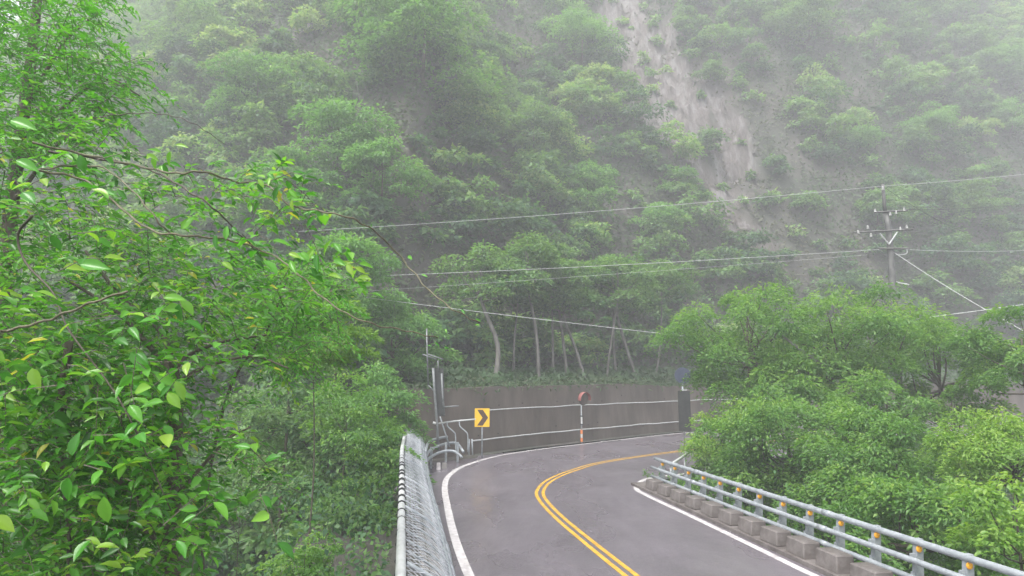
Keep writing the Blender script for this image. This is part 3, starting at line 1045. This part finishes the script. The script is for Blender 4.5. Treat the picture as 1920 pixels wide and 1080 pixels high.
rtree('roadside_tree', 'broad bright green tree behind the dark board sign on right bank', 1402, 640, 27, 155, 132, 19000, .16, 'leaf_right', 34)
rtree('roadside_tree', 'spreading green tree in front of the utility pole', 1580, 650, 26, 180, 130, 17000, .16, 'leaf_right', 32)
rtree('roadside_tree', 'dull green tree under the slanting guy wire at right', 1760, 690, 27, 150, 120, 11000, .17, 'leaf_right', 24)
rtree('roadside_tree', 'green tree at the right edge crossed by dark wires', 1920, 680, 22, 130, 130, 9000, .16, 'leaf_right', 20)
rtree('roadside_shrub', 'leafy shrub between the dark board sign and far end of right railing', 1356, 832, 25.5, 74, 72, 8500, .13, 'leaf_lime', 30, .7, cr=(.3, .5))
rtree('roadside_tree', 'rounded green tree behind the middle of the right railing', 1480, 850, 22, 170, 130, 19000, .14, 'leaf_right', 34)
rtree('roadside_tree', 'low green tree behind the right railing beyond the middle posts', 1630, 880, 18.5, 160, 110, 15000, .13, 'leaf_right', 30)
rtree('roadside_tree', 'small tree filling the gap under the broad bright green tree', 1470, 745, 25, 120, 75, 8000, .15, 'leaf_right', 22)
rtree('roadside_tree', 'small tree below the utility pole between upper and lower trees', 1665, 785, 23, 130, 85, 8500, .15, 'leaf_right', 22)
rtree('roadside_shrub', 'shrub left of the lime green dome and behind it', 1790, 800, 24, 95, 75, 5500, .15, 'leaf_right', 18)
rtree('roadside_shrub', 'dark green shrub low behind the near right railing', 1720, 1000, 15, 190, 95, 11000, .13, 'leaf_right', 26)
rtree('roadside_tree', 'lime green dome of a tree at the right edge above the railing', 1900, 865, 16, 150, 105, 16000, .1, 'leaf_lime', 30, .6)
rtree('roadside_shrub', 'nearest leafy shrub behind the right railing in the bottom right corner', 1910, 1010, 11.5, 130, 100, 2600, .11, 'leaf_lime', 16, .5, T_NEAR)

mb = MB()
limb = catmull([PX(1445, 612, 25.2), PX(1480, 640, 25), PX(1500, 655, 24.9), PX(1545, 688, 25.0)], 5)
lo_ = limb[-1]
bl = thing('bare_branch', 'bare pale branch showing among the leaves of right bank trees', 'branch', tuple(lo_))
mb = MB(lo_); mb.tube(limb, list(np.linspace(.035, .065, len(limb))), 6); mb.build('branch', M['bark_pale'], bl, True)

# --- trees down in the ravine on the left of the bridge
RAV = 'ravine trees left of the bridge'
for args in [
    ('hazy tall tree just left of the steel mast', (735, 640, 33), (3.0, 2.8, 3.0), 7000, .24, 'leaf_hill_b'),
    ('feathery pale green tree right beside the foreground leaves', (590, 620, 15), (1.35, 1.3, 1.5), 6500, .12, 'leaf_right'),
    ('slanting leafy bough hanging over the ravine left of the fence', (650, 790, 20), (1.8, 1.4, 1.5), 3600, .13, 'leaf_right'),
    ('small leafy tree close left of the mesh fence in the ravine', (715, 900, 20), (1.3, 1.2, 1.5), 3800, .14, 'leaf_right'),
    ('dark hazy tree deep in the ravine between foreground leaves and fence', (600, 870, 27), (3.4, 3.0, 3.0), 8000, .2, 'leaf_hill'),
    ('rounded pale shrub rising at the bottom edge left of the fence', (570, 1075, 13), (.75, .75, .85), 3200, .09, 'leaf_right'),
    ('low dark tree at the bottom left of the mesh fence', (665, 1040, 18), (1.9, 1.6, 1.7), 6500, .14, 'leaf_hill'),
    ('dark green tree below the end of the mesh fence in the ravine', (700, 780, 27), (2.4, 2.2, 2.2), 6500, .18, 'leaf_hill_b'),
    ('shaded tree under the right fringe of the foreground leaves', (540, 760, 23), (2.4, 2.2, 2.0), 6000, .17, 'leaf_hill'),
    ('dim tree behind the lower foreground leaves', (450, 960, 20), (2.6, 2.2, 2.4), 5500, .17, 'leaf_hill'),
    ('hazy tree below the tip of the yellow leaf vine', (640, 520, 30), (3.0, 2.8, 2.6), 6500, .24, 'leaf_hill_b'),
]:
    tree('ravine_tree', args[0], 'tree', PX(*args[1]), args[2], args[3], args[4], M[args[5]], 20, RAV, trunk_r=.022 if args[1][2] < 21 else None)

# --- pale trunks on the shelf above the wall
for k, (u, vt_, lab, r_) in enumerate([
    (928, 648, 'brightest pale tree trunk above the chevron sign', .16),
    (962, 650, 'slim pale trunk right of the brightest trunk above the chevron', .11),
    (1010, 652, 'pale trunk standing midway between chevron sign and mirror', .13),
    (1040, 655, 'dim trunk left of the red hooded mirror', .12),
    (1068, 650, 'thin trunk just left above the red hooded mirror', .12),
    (1100, 648, 'pale trunk directly above the red hooded mirror', .15),
    (1133, 652, 'dim thin trunk right of the red hooded mirror', .11),
    (1165, 650, 'trunk third from the right in the dark gap above the wall', .12),
    (1198, 648, 'pale trunk second from the right in the gap above the wall', .15),
    (1228, 652, 'last trunk at the right of the dark gap above the wall', .12)]):
    g = march(u, 718)
    g = g + np.array([0, rng.uniform(-1.0, 2.2), 0]); g[2] = float(H(g[0], g[1]))
    c = g + np.array([rng.normal(0, .9), 1.0, 6.4 + rng.uniform(-.6, 1.2)])
    tree('forest_tree', lab, 'tree', c, (2.9, 2.9, 2.6), 4200, .26, M['leaf_hill'], 18, 'tall trunks above the retaining wall', bark='bark_pale', trunk_r=r_ * rng.uniform(.6, 1.15), base=(g[0], g[1]), tmpl=T_FAR)

# --- distinct crowns on the misty hillside
def hill_tree(u, v, r, label, mat, n_=5200, leaf=.34, rz=.8, ncl=24, cat='tree', name='forest_tree', flat=.45):
    g = march(u, v + 20)
    rad = (r, r, r * rz)
    c = np.array([g[0], g[1] - r * .3, g[2] + r * rz * .55 + (1.2 if cat == 'tree' else 0)])
    tree(name, label, cat, c, rad, n_, leaf, M[mat], ncl, 'crowns on the misty hillside', base=(g[0], g[1]), tmpl=T_FAR, limb=False, flat=flat)


hill_tree(800, 150, 6.8, 'large layered crown with light boughs high on the hill left of centre', 'leaf_hill_b', 9500, .38, .9, 30)
hill_tree(690, 75, 4.6, 'pale crown at the upper left of the large layered crown', 'leaf_hill', 5200)
hill_tree(880, 260, 4.4, 'olive crown at the lower right of the large layered crown', 'leaf_hill', 5200)
hill_tree(490, 235, 4.6, 'vivid green rounded crown in the mist above the foreground vines', 'leaf_hill_b', 6500, .3, .8, 22)
hill_tree(380, 110, 4.6, 'pale misty crown high on the left above the vivid green crown', 'leaf_hill', 5200)
hill_tree(640, 335, 4.4, 'layered light crown just above the yellow leaves of the vine', 'leaf_hill_b', 6500, .3)
hill_tree(720, 385, 2.9, 'small drooping crown left of the topmost wire end', 'leaf_hill_b', 3800, .27)
hill_tree(1605, 260, 3.4, 'flat topped yellowish bush on the slope above the utility pole', 'leaf_hill_b', 4200, .28, .45, 18, 'bush', 'hillside_bush')
hill_tree(1735, 255, 4.0, 'rounded crown right of the flat topped yellowish bush', 'leaf_hill_b', 5200)
hill_tree(1890, 240, 4.0, 'bright crown at the right edge level with the flat topped bush', 'leaf_hill_b', 5200)
hill_tree(1870, 140, 4.2, 'lit crown near the upper right corner', 'leaf_hill_b', 5200)
hill_tree(1510, 75, 6.0, 'wide misty crown at the top right of the rock slide', 'leaf_hill', 7000, .38)
hill_tree(1090, 100, 5.0, 'misty crown left of the top of the rock slide', 'leaf_hill_b', 5600)
hill_tree(1265, 335, 2.6, 'green bush growing at the foot of the pale rock slide', 'leaf_hill_b', 2800, .27, .6, 14, 'bush', 'hillside_bush')
hill_tree(1330, 130, 2.4, 'dark bush on the right rim of the rock slide', 'leaf_hill', 2400, .3, .6, 12, 'bush', 'hillside_bush')
hill_tree(1100, 385, 3.4, 'green crown left of the middle of the topmost wire', 'leaf_hill_b', 4600)
hill_tree(1000, 290, 4.0, 'dull olive crown left of the rock slide', 'leaf_hill', 4600)
hill_tree(1140, 570, 3.3, 'spreading green crown over the tall trunks by the wall', 'leaf_hill_b', 5600, .26)
hill_tree(1000, 540, 3.0, 'dark crown over the trunks left of the spreading green crown', 'leaf_hill', 4600, .26)
hill_tree(1820, 400, 3.6, 'grey green crown right of the utility pole crossarms', 'leaf_hill', 4600)
hill_tree(1640, 420, 3.0, 'olive crown directly behind the utility pole crossarms', 'leaf_hill', 3800)
hill_tree(1230, 440, 2.8, 'sparse green crown between the two long wires', 'leaf_hill_b', 3400)
hill_tree(560, 430, 4.0, 'pale crown behind the middle of the foreground vines', 'leaf_hill_b', 5200)

# --- the wood as a mass, and the undergrowth, over the rest of the hillside
T_TRI = (np.array([(-.5, .1, .06), (.06, 1, -.1), (.5, .25, .1)], float), [(0, 2, 1)])


def on_hill(mins, sx, sy):
    """jittered grid over the slope that faces the camera; finer along Y because the slope is steep"""
    xs, ys = np.meshgrid(np.arange(-92, 116, sx), np.arange(22, 146, sy))
    x = xs.ravel() + rng.uniform(-.5, .5, xs.size) * sx
    y = ys.ravel() + rng.uniform(-.5, .5, xs.size) * sy
    z = H(x, y)
    s = hill_s(x, y)
    ok = (s > mins(x)) & (np.abs(x) / y < .9) & (z < 80)
    return x[ok], y[ok], z[ok], s[ok]


x, y, z, s = on_hill(lambda x: np.where(x > -6, 8.5, -6.0), 3.5, 2.4)
mk, bk_ = scar_mask(x, y), bare_mask(x, y)
rnd = rng.random(x.size)
small = (mk > .12) | ((bk_ > .3) & (rng.random(x.size) < .75)) | (rng.random(x.size) < .3)
ok = np.where(mk > .12, rnd < .62, np.where(bk_ > .3, rnd < .88, rnd < .95))
x, y, z, small, mk = x[ok], y[ok], z[ok], small[ok], mk[ok]
Ps, As, Ns, Ts = [], [], [], []
for a, b__, c, sm, mq in zip(x, y, z, small, mk):
    r = rng.uniform(.7, 1.7) if sm else rng.uniform(2.0, 4.2)
    if mq > .12: r *= .75
    n_ = int(np.clip(150 * r * r, 160, 1900))
    P, out, nm, tint, _ = crown_pts(n_, (r, r, r * rng.uniform(.7, 1.25)), int(rng.integers(8, 18)), rng.uniform(.35, .65), (.22, .5), -.6)
    kp = P[:, 1] < .45 * r                         # the back of each crown lies against the slope
    P, out, nm, tint = P[kp], out[kp], nm[kp], tint[kp]
    Ps.append(P + np.array([a, b__, c + r * rng.uniform(.25, .6) + (.2 if sm else .6)])); As.append(out); Ns.append(nm)
    Ts.append(tint + rng.normal(0, .24))
P = np.vstack(Ps)
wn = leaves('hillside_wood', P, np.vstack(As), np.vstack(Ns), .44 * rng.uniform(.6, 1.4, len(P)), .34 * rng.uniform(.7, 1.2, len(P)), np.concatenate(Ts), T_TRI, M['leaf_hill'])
props(wn, 'dense misty green wood covering the steep hillside', 'wood', kind='stuff')

x, y, z, s = on_hill(lambda x: np.where(x > -6, 2.4, -8.0), .55, .36)
mk, bk_ = scar_mask(x, y), bare_mask(x, y)
cl_ = vnoise(x / 1.8, y / 1.2, 66) > .12
keep = (cl_ | (rng.random(x.size) > np.maximum(mk * 1.5, bk_ * .6))) & (rng.random(x.size) > mk * .6)
x, y, mk, bk_ = x[keep], y[keep], mk[keep], bk_[keep]
rep = 6
x = np.repeat(x, rep) + rng.normal(0, .35, x.size * rep); y = np.repeat(y, rep) + rng.normal(0, .25, len(x))
mk, bk_ = np.repeat(mk, rep), np.repeat(bk_, rep)
z = H(x, y) + np.abs(rng.normal(0, .3, len(x))) * (1 - .8 * mk)
n_ = len(x)
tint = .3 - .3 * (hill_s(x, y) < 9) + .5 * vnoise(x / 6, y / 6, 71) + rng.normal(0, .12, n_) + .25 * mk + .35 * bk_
ax = unit(rdirs(n_) * .8 + np.array([0, -.5, .1])); nm = unit(rdirs(n_) * .7 + np.array([0, -.6, 1]))
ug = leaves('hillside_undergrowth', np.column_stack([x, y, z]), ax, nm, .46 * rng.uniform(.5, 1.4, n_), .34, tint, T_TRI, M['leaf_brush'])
props(ug, 'brown and green undergrowth over the hillside soil', 'undergrowth', kind='stuff')

pw, zw = WALL_TOP
n_ = len(pw)
wt_ = leaves('wall_top_grass', np.column_stack([pw, zw]), unit(rdirs(n_) * .7 + np.array([.1, -.5, -.1])), unit(rdirs(n_) * .6 + np.array([0, -.5, .8])),
             .26 * rng.uniform(.5, 1.4, n_), .12, .25 + .2 * rng.normal(size=n_), T_MID, M['leaf_brush'])
props(wt_, 'grass and weeds hanging over the top of the retaining wall', 'grass', kind='stuff')

# weeds and creepers spilling up behind the right railing
n_ = 26000
tt, oo = rng.uniform(-3, 17, n_), rng.uniform(.5, 7.5, n_)
pp = RB0[None] + rdir[None] * tt[:, None] - RN[None] * oo[:, None]
zg = H(pp[:, 0], pp[:, 1])
ht = np.clip(.1 + 1.6 * vnoise(pp[:, 0] / 1.6, pp[:, 1] / 1.6, 83) + .12 * oo, -.6, 1.5) - .5
zz = zg + (np.maximum(ht, zg + .1) - zg) * rng.random(n_) ** .35
wd_ = leaves('roadside_weeds', np.column_stack([pp, zz]), unit(rdirs(n_) + np.array([0, -.3, .1])), unit(rdirs(n_) * .6 + np.array([0, -.3, 1])),
             .15 * rng.uniform(.6, 1.4, n_), .085, .35 + .2 * rng.normal(size=n_), T_MID, M['leaf_right'])
props(wd_, 'tangled green weeds and creepers behind the right railing', 'weeds', kind='stuff')

# ravine ground cover under the bridge level
xs = rng.uniform(-26, 30, 170000); ys = rng.uniform(6, 40, 170000)
s = hill_s(xs, ys)
ok = (np.where(xs > -6, s < -11.8, s < 0) | ((xs < -2) & (ys < 30) & (s < 0))) & (np.abs(xs) / ys < 1.0) & ~((xs > np.interp(ys, FB[:, 1], FB[:, 0]) - 1.1) & (xs < np.interp(ys, [RB1[1], RB0[1]], [RB1[0], RB0[0]]) + .8) & (ys < 31))
xs, ys = xs[ok], ys[ok]
n_ = len(xs)
zz = H(xs, ys) + np.abs(rng.normal(0, .5, n_)) * (1 + .8 * (vnoise(xs / 2, ys / 2, 81) > 0))
gc = leaves('ravine_undergrowth', np.column_stack([xs, ys, zz]), unit(rdirs(n_) + np.array([0, -.2, .3])), unit(rdirs(n_) + np.array([0, -.4, 1.2])),
            .16 * rng.uniform(.5, 1.5, n_), .095, .3 + rng.normal(0, .2, n_), T_FAR, M['leaf_hill'])
props(gc, 'dark leafy ground cover on the ravine banks', 'undergrowth', kind='stuff')

# ------------------------------------------------------------------ foreground trees and vines on the left
def in_poly(u, v, poly):
    poly = np.asarray(poly, float)
    x1, y1 = poly[:, 0], poly[:, 1]
    x2, y2 = np.roll(x1, -1), np.roll(y1, -1)
    c = np.zeros(len(u), bool)
    for a, b__, c_, d in zip(x1, y1, x2, y2):
        hit = ((b__ > v) != (d > v)) & (u < (c_ - a) * (v - b__) / (d - b__ + 1e-9) + a)
        c ^= hit
    return c


def fill(poly, n_, d0, d1, pw=1.0):
    poly = np.asarray(poly, float)
    lo, hi = poly.min(0), poly.max(0)
    out = []
    while sum(map(len, out)) < n_:
        u, v = rng.uniform(lo[0], hi[0], n_), rng.uniform(lo[1], hi[1], n_)
        k = in_poly(u, v, poly)
        out.append(np.column_stack([u[k], v[k]]))
    q = np.vstack(out)[:n_]
    d = d0 + (d1 - d0) * rng.random(n_) ** pw
    return np.array([PX(a, b__, c) for (a, b__), c in zip(q, d)]), d


def sprigs(base, length, nl, L, wr, droop=.35, head=None):
    """twigs carrying alternate leaves: returns leaf arrays and twig tubes"""
    n_ = len(base)
    hd = unit(rdirs(n_) * np.array([1, 1, .55]) + (np.array([.45, -.35, .1]) if head is None else head))
    Ps, As, Ns, Ts, tw = [], [], [], [], []
    for b__, h in zip(base, hd):
        ln = length * rng.uniform(.6, 1.4)
        m_ = int(nl * rng.uniform(.6, 1.4))
        side = unit(np.cross(h, [0, 0, 1]))
        t = np.linspace(.12, 1, m_)
        sag = droop * ln * t ** 2
        pos = b__ + h * (ln * t)[:, None] - np.array([0, 0, 1.0]) * sag[:, None]
        sg_ = np.where(np.arange(m_) % 2, 1, -1)[:, None]
        a = unit(h * .55 + side * sg_ * .85 + rng.normal(0, .28, (m_, 3)) + np.array([0, 0, -.28]))
        Ps.append(pos); As.append(a)
        Ns.append(unit(np.array([0, -.18, 1.0]) + rng.normal(0, .42, (m_, 3))))
        Ts.append(np.full(m_, rng.normal(.4, .2)) + rng.normal(0, .12, m_))
        tw.append((b__, pos[m_ // 2], pos[-1]))
    return np.vstack(Ps), np.vstack(As), np.vstack(Ns), np.concatenate(Ts), tw


def twig_mesh(name, tw, r, mat, parent, org):
    mb = MB(org)
    for t in tw:
        mb.tube(t, [r, r * .8, r * .4], 3, False)
    return mb.build(name, mat, parent)


# main broad-leaved tree
poly_main = [(-60, 190), (110, 215), (215, 230), (235, 285), (330, 300), (470, 325), (565, 330), (590, 395), (560, 470), (640, 475), (690, 500),
             (665, 560), (590, 560), (545, 640), (560, 690), (470, 700), (420, 740), (480, 790), (495, 850), (520, 900), (505, 960),
             (420, 950), (350, 990), (345, 1100), (-60, 1100)]
to = np.array([-2.9, 5.6, 0.0]); to[2] = float(H(to[0], to[1]))
ft_ = thing('foreground_tree', 'vivid green broad leaved tree filling the left side close to the camera', 'tree', tuple(to))
core = [(-60, 360), (140, 360), (310, 430), (400, 520), (420, 600), (310, 690), (320, 800), (370, 900), (270, 960), (230, 1100), (-60, 1100)]
B1, _ = fill(poly_main, 1050, 4.6, 7.8)
B2, _ = fill(core, 1250, 5.2, 8.2)
B3, _ = fill([(-60, 560), (300, 640), (330, 800), (380, 980), (330, 1100), (-60, 1100)], 900, 4.4, 7.5)
tws = []
arr = [[], [], [], [], [], []]
for B, ln, nl, L in ((B1, .34, 9, .074), (B2, .36, 10, .072), (B3, .36, 9, .088)):
    P, A_, N_, T_, tw = sprigs(B, ln, nl, L, .5)
    lens = L * rng.uniform(.4, 1.6, len(P))
    for k, q in enumerate((P, A_, N_, T_, lens, lens * rng.uniform(.38, .52, len(P)))):
        arr[k].append(q)
    tws += tw
arr = [np.concatenate(a) for a in arr]
keep = np.linalg.norm(arr[0] - np.array([0, 0, CAM_H]), axis=1) > 3.4
arr = [a[keep] for a in arr]
yl = rng.random(len(arr[0])) < .012
arr[3] = np.where(yl, 1.0, np.clip(arr[3], 0, .8))
fo_ = leaves('foliage', arr[0], arr[1], arr[2], arr[4], arr[5], arr[3], T_NEAR, M['leaf_near'], ft_, to)
fo_['kind'] = 'stuff'
tg = twig_mesh('twigs', tws, .0035, M['twig'], ft_, to)
tg['kind'] = 'stuff'
print('near leaves', len(arr[0]))
# trunk and main branches
mb = MB(to)
tk = catmull([to - [0, 0, .3], PX(330, 1300, 6.2), PX(322, 1000, 6.0), PX(330, 760, 5.9), PX(325, 690, 5.9)], 5)
mb.tube(tk, list(np.linspace(.11, .045, len(tk))), 9)
mb.build('trunk', M['bark'], ft_, True)
for pix, d, r0 in (([(328, 700), (290, 660), (225, 590), (120, 520)], 5.9, .035), ([(328, 695), (350, 668), (420, 640), (500, 628)], 5.9, .025),
                   ([(326, 690), (300, 620), (230, 560), (160, 470)], 5.8, .03), ([(330, 720), (380, 690), (470, 668), (540, 690)], 5.7, .02),
                   ([(60, 405), (34, 440), (48, 492), (100, 550), (130, 620), (230, 760), (322, 960)], 4.6, .011),
                   ([(322, 1000), (220, 900), (100, 850), (20, 840)], 5.6, .028), ([(322, 940), (420, 830), (470, 800)], 5.6, .018),
                   ([(325, 1040), (250, 980), (160, 930)], 5.4, .02), ([(130, 640), (110, 800), (130, 1000), (120, 1180)], 5.2, .035)):
    mb = MB(to)
    q = catmull([PX(u, v, d + .15 * math.sin(i)) for i, (u, v) in enumerate(pix)], 6)
    mb.tube(q, list(np.linspace(r0, r0 * .4, len(q))), 6)
    mb.build('branch', M['bark'], ft_, True)

# the nearest, largest leaves: each one on its own
lm = []
for k in range(3):
    me = bpy.data.meshes.new('leaf')
    n6 = 6
    vs, fs = [], []
    for i in range(n6 + 1):
        t = i / n6
        wd = .46 * math.sin(math.pi * min(1, t * 1.02) ** (.75 + .12 * k)) ** .9
        zc = -.16 * t * t - .05 * k * t * t
        vs += [(-wd, t, zc + .22 * wd), (-wd * .5, t, zc + .07 * wd), (0, t, zc), (wd * .5, t, zc + .07 * wd), (wd, t, zc + .22 * wd)]
    for i in range(n6):
        for j in range(4):
            fs.append((i * 5 + j, i * 5 + j + 1, i * 5 + j + 6, i * 5 + j + 5))
    me.from_pydata(vs, [], fs)
    me.shade_smooth()
    me.materials.append(M['leaf_obj'])
    lm.append(me)


M['leaf_yellow'] = leaf_obj_mat('yellow_leaf', [(.3, .36, .03), (.45, .45, .05), (.55, .5, .06)], .5, .35)


def put_leaf(p, ax, nm, L, W, parent, org, mat=None):
    ax = unit(np.asarray(ax, float)); nm = np.asarray(nm, float)
    nm = unit(nm - ax * np.dot(nm, ax)); sd_ = np.cross(ax, nm)
    o = bpy.data.objects.new('leaf', lm[rng.integers(3)])
    COL.objects.link(o)
    o.parent = parent
    mt = Matrix(((sd_[0] * W, ax[0] * L, nm[0] * L, p[0] - org[0]), (sd_[1] * W, ax[1] * L, nm[1] * L, p[1] - org[1]), (sd_[2] * W, ax[2] * L, nm[2] * L, p[2] - org[2]), (0, 0, 0, 1)))
    o.matrix_basis = mt
    if mat is not None:
        o.material_slots[0].link = 'OBJECT'
        o.material_slots[0].material = mat
    return o


BB, _ = fill(poly_main, 62, 3.9, 4.9)
P, A_, N_, T_, tw = sprigs(BB, .3, 4, .12, .5)
twig_mesh('twigs', tw, .0035, M['twig'], ft_, to)['kind'] = 'stuff'
for i in range(min(230, len(P))):
    L = .115 * rng.uniform(.7, 1.35)
    put_leaf(P[i], A_[i], N_[i] + np.array([0, -.35, 0]), L, L * rng.uniform(.45, .62), ft_, to)
for u, v, d, L, ax in ((335, 570, 4.4, .12, (.1, 0, -1)), (135, 855, 4.0, .15, (.1, 0, 1)), (128, 895, 4.0, .14, (0, 0, -1)), (195, 930, 4.1, .17, (.15, 0, -1)),
                       (245, 660, 4.3, .17, (.7, 0, -.6)), (150, 495, 4.3, .2, (1, 0, -.1)), (340, 430, 4.4, .13, (.6, 0, .7)), (30, 300, 4.1, .16, (1, 0, -.4)),
                       (20, 225, 4.1, .18, (1, 0, -.3)), (150, 290, 4.2, .13, (.3, 0, -1)), (250, 720, 4.2, .14, (.8, 0, -.5)), (60, 690, 4.2, .16, (.4, 0, -1))):
    put_leaf(PX(u, v, d), ax, (rng.normal(0, .2), -1, .5), L, L * .52, ft_, to)

# small-leaved tree in the upper left corner
poly_ul = [(-80, -60), (205, -60), (215, 40), (205, 80), (262, 120), (272, 185), (225, 190), (215, 240), (120, 275), (-80, 330)]
uo_ = np.array([-6.6, 8.2, 0.]); uo_[2] = float(H(uo_[0], uo_[1]))
ul = thing('foreground_tree', 'small leaved green tree in the upper left corner behind the broad leaves', 'tree', tuple(uo_))
B1, _ = fill(poly_ul, 900, 6.0, 9.0)
P, A_, N_, T_, tw = sprigs(B1, .36, 13, .07, .5, .6)
n_ = len(P)
leaves('foliage', P, A_, N_, .072 * rng.uniform(.6, 1.4, n_), .03, T_ + .08, T_NEAR, M['leaf_near2'], ul, uo_)['kind'] = 'stuff'
twig_mesh('twigs', tw, .004, M['twig'], ul, uo_)['kind'] = 'stuff'
mb = MB(uo_)
tk = catmull([uo_ - [0, 0, .3], PX(-20, 900, 8.3), PX(20, 400, 8.2), PX(60, 100, 8.2), PX(80, -120, 8.2)], 5)
mb.tube(tk, list(np.linspace(.13, .04, len(tk))), 8); mb.build('trunk', M['bark'], ul, True)
for pix in ([(30, 330), (110, 210), (200, 150), (262, 180)], [(50, 200), (120, 80), (190, 20)], [(25, 380), (120, 260), (230, 215)]):
    q = catmull([PX(u, v, 7.8) for u, v in pix], 5)
    mb = MB(uo_); mb.tube(q, list(np.linspace(.03, .01, len(q))), 6); mb.build('branch', M['bark'], ul, True)

# fine-leaved sprays at the right fringe of the foreground mass
poly_fr = [(430, 470), (560, 480), (640, 560), (615, 650), (560, 700), (520, 690), (450, 690), (400, 600)]
fo3 = np.array([-3.2, 8.6, 0.]); fo3[2] = float(H(fo3[0], fo3[1]))
fr3 = thing('foreground_shrub', 'fine leaved bright shrub at the right fringe of the foreground leaves', 'shrub', tuple(fo3))
B1, _ = fill(poly_fr, 330, 7.2, 9.5)
P, A_, N_, T_, tw = sprigs(B1, .42, 14, .06, .5, .5)
n_ = len(P)
leaves('foliage', P, A_, N_, .07 * rng.uniform(.6, 1.4, n_), .034, T_ + .15, T_NEAR, M['leaf_near2'], fr3, fo3)['kind'] = 'stuff'
twig_mesh('twigs', tw, .004, M['twig'], fr3, fo3)['kind'] = 'stuff'
mb = MB(fo3); tk = catmull([fo3 - [0, 0, .3], PX(380, 1100, 8.5), PX(420, 760, 8.4), PX(500, 620, 8.4), PX(540, 520, 8.3)], 5)
mb.tube(tk, list(np.linspace(.03, .012, len(tk))), 6); mb.build('trunk', M['twig'], fr3, True)

# --- long arching vines
def vine(label, pix, r0, r1, d, leafy=(), mat='vine', fan=None):
    pts = [PX(u, v, d + .25 * math.sin(1.3 * i)) for i, (u, v) in enumerate(pix)]
    q = catmull(pts, 8)
    q = q + .006 * np.column_stack([np.sin(np.arange(len(q)) * .9), np.zeros(len(q)), np.cos(np.arange(len(q)) * 1.3)])
    o_ = q[0]
    t = thing('climbing_vine', label, 'vine', tuple(o_), 'arching vines on the left')
    mb = MB(o_); mb.tube(q, list(np.linspace(r0 * .85, r1 * .9, len(q))), 6); mb.build('stem', M[mat], t, True)
    for (u, v, n_, L) in leafy:
        c = PX(u, v, d)
        for k in range(n_):
            a = np.array([rng.normal(.3, .6), rng.normal(-.2, .4), rng.normal(-.45, .4)])
            put_leaf(c + rng.normal(0, .05 if n_ > 1 else .0, 3), a, (rng.normal(0, .3), -.9, .6), L * rng.uniform(.75, 1.25), L * .42, t, o_, M['leaf_yellow'] if fan and (u, v) == fan else None)
    return t


vine('long vine with yellow leaves arching from foreground tree over to the wires',
     [(60, 268), (170, 292), (262, 312), (330, 325), (380, 322), (440, 340), (500, 348), (545, 385), (600, 396), (660, 410), (710, 440), (760, 492), (800, 540), (850, 580), (900, 606)],
     .011, .005, 4.6, [(500, 335, 9, .1), (545, 360, 8, .1), (590, 400, 5, .1), (450, 345, 5, .09), (300, 290, 5, .1), (695, 420, 1, .085), (765, 480, 1, .07), (790, 515, 1, .05), (865, 580, 1, .05), (892, 600, 2, .045), (518, 342, 7, .09)], fan=(518, 342))
vine('lower long vine ending in a small brown tuft before the steel mast',
     [(70, 320), (150, 335), (215, 380), (280, 430), (350, 442), (430, 450), (510, 478), (560, 515), (620, 570), (690, 605), (760, 620), (822, 634)],
     .011, .005, 4.4, [(640, 480, 7, .12), (600, 490, 7, .12), (670, 520, 6, .11), (560, 480, 5, .11), (420, 470, 4, .11), (822, 634, 4, .035)])
vine('thin bare vine tip arching against the mist in the upper left',
     [(170, 222), (230, 214), (290, 213), (340, 222), (385, 245), (422, 272)], .006, .0025, 5.6, [], mat='twig')
vine('bare pale stem curving in from the left edge', [(-40, 628), (20, 618), (90, 600), (160, 572), (240, 545)], .012, .007, 3.9)
vine('dark forked branch running down through the foreground leaves',
     [(90, 285), (200, 300), (280, 318), (340, 350), (400, 390), (440, 430), (490, 480)], .012, .005, 4.8, [(300, 305, 3, .1), (420, 405, 3, .09)], mat='twig')
vine('thin stem curving under the arching vines', [(75, 318), (140, 310), (200, 318), (260, 370), (300, 420), (330, 445)], .009, .005, 4.5, [(200, 340, 3, .1)])

# ------------------------------------------------------------------ rain haze in the valley
hm = MB()
hm.box((12, 58, 44), (236, 196, 112))
m = bpy.data.materials.new('rain_haze')
m.use_nodes = True
n = m.node_tree.nodes
n.remove(n['Principled BSDF'])
pv = n.new('ShaderNodeVolumePrincipled')
pv.inputs['Color'].default_value = (.90, .91, .95, 1)
pv.inputs['Density'].default_value = HAZE_DENSITY
pv.inputs['Density Attribute'].default_value = ''
pv.inputs['Color Attribute'].default_value = ''
pv.inputs['Temperature Attribute'].default_value = ''
pv.inputs['Anisotropy'].default_value = 0.2
m.node_tree.links.new(pv.outputs[0], n['Material Output'].inputs['Volume'])
hz = hm.build('haze', m)
props(hz, kind='stuff')
hz.display_type = 'WIRE'
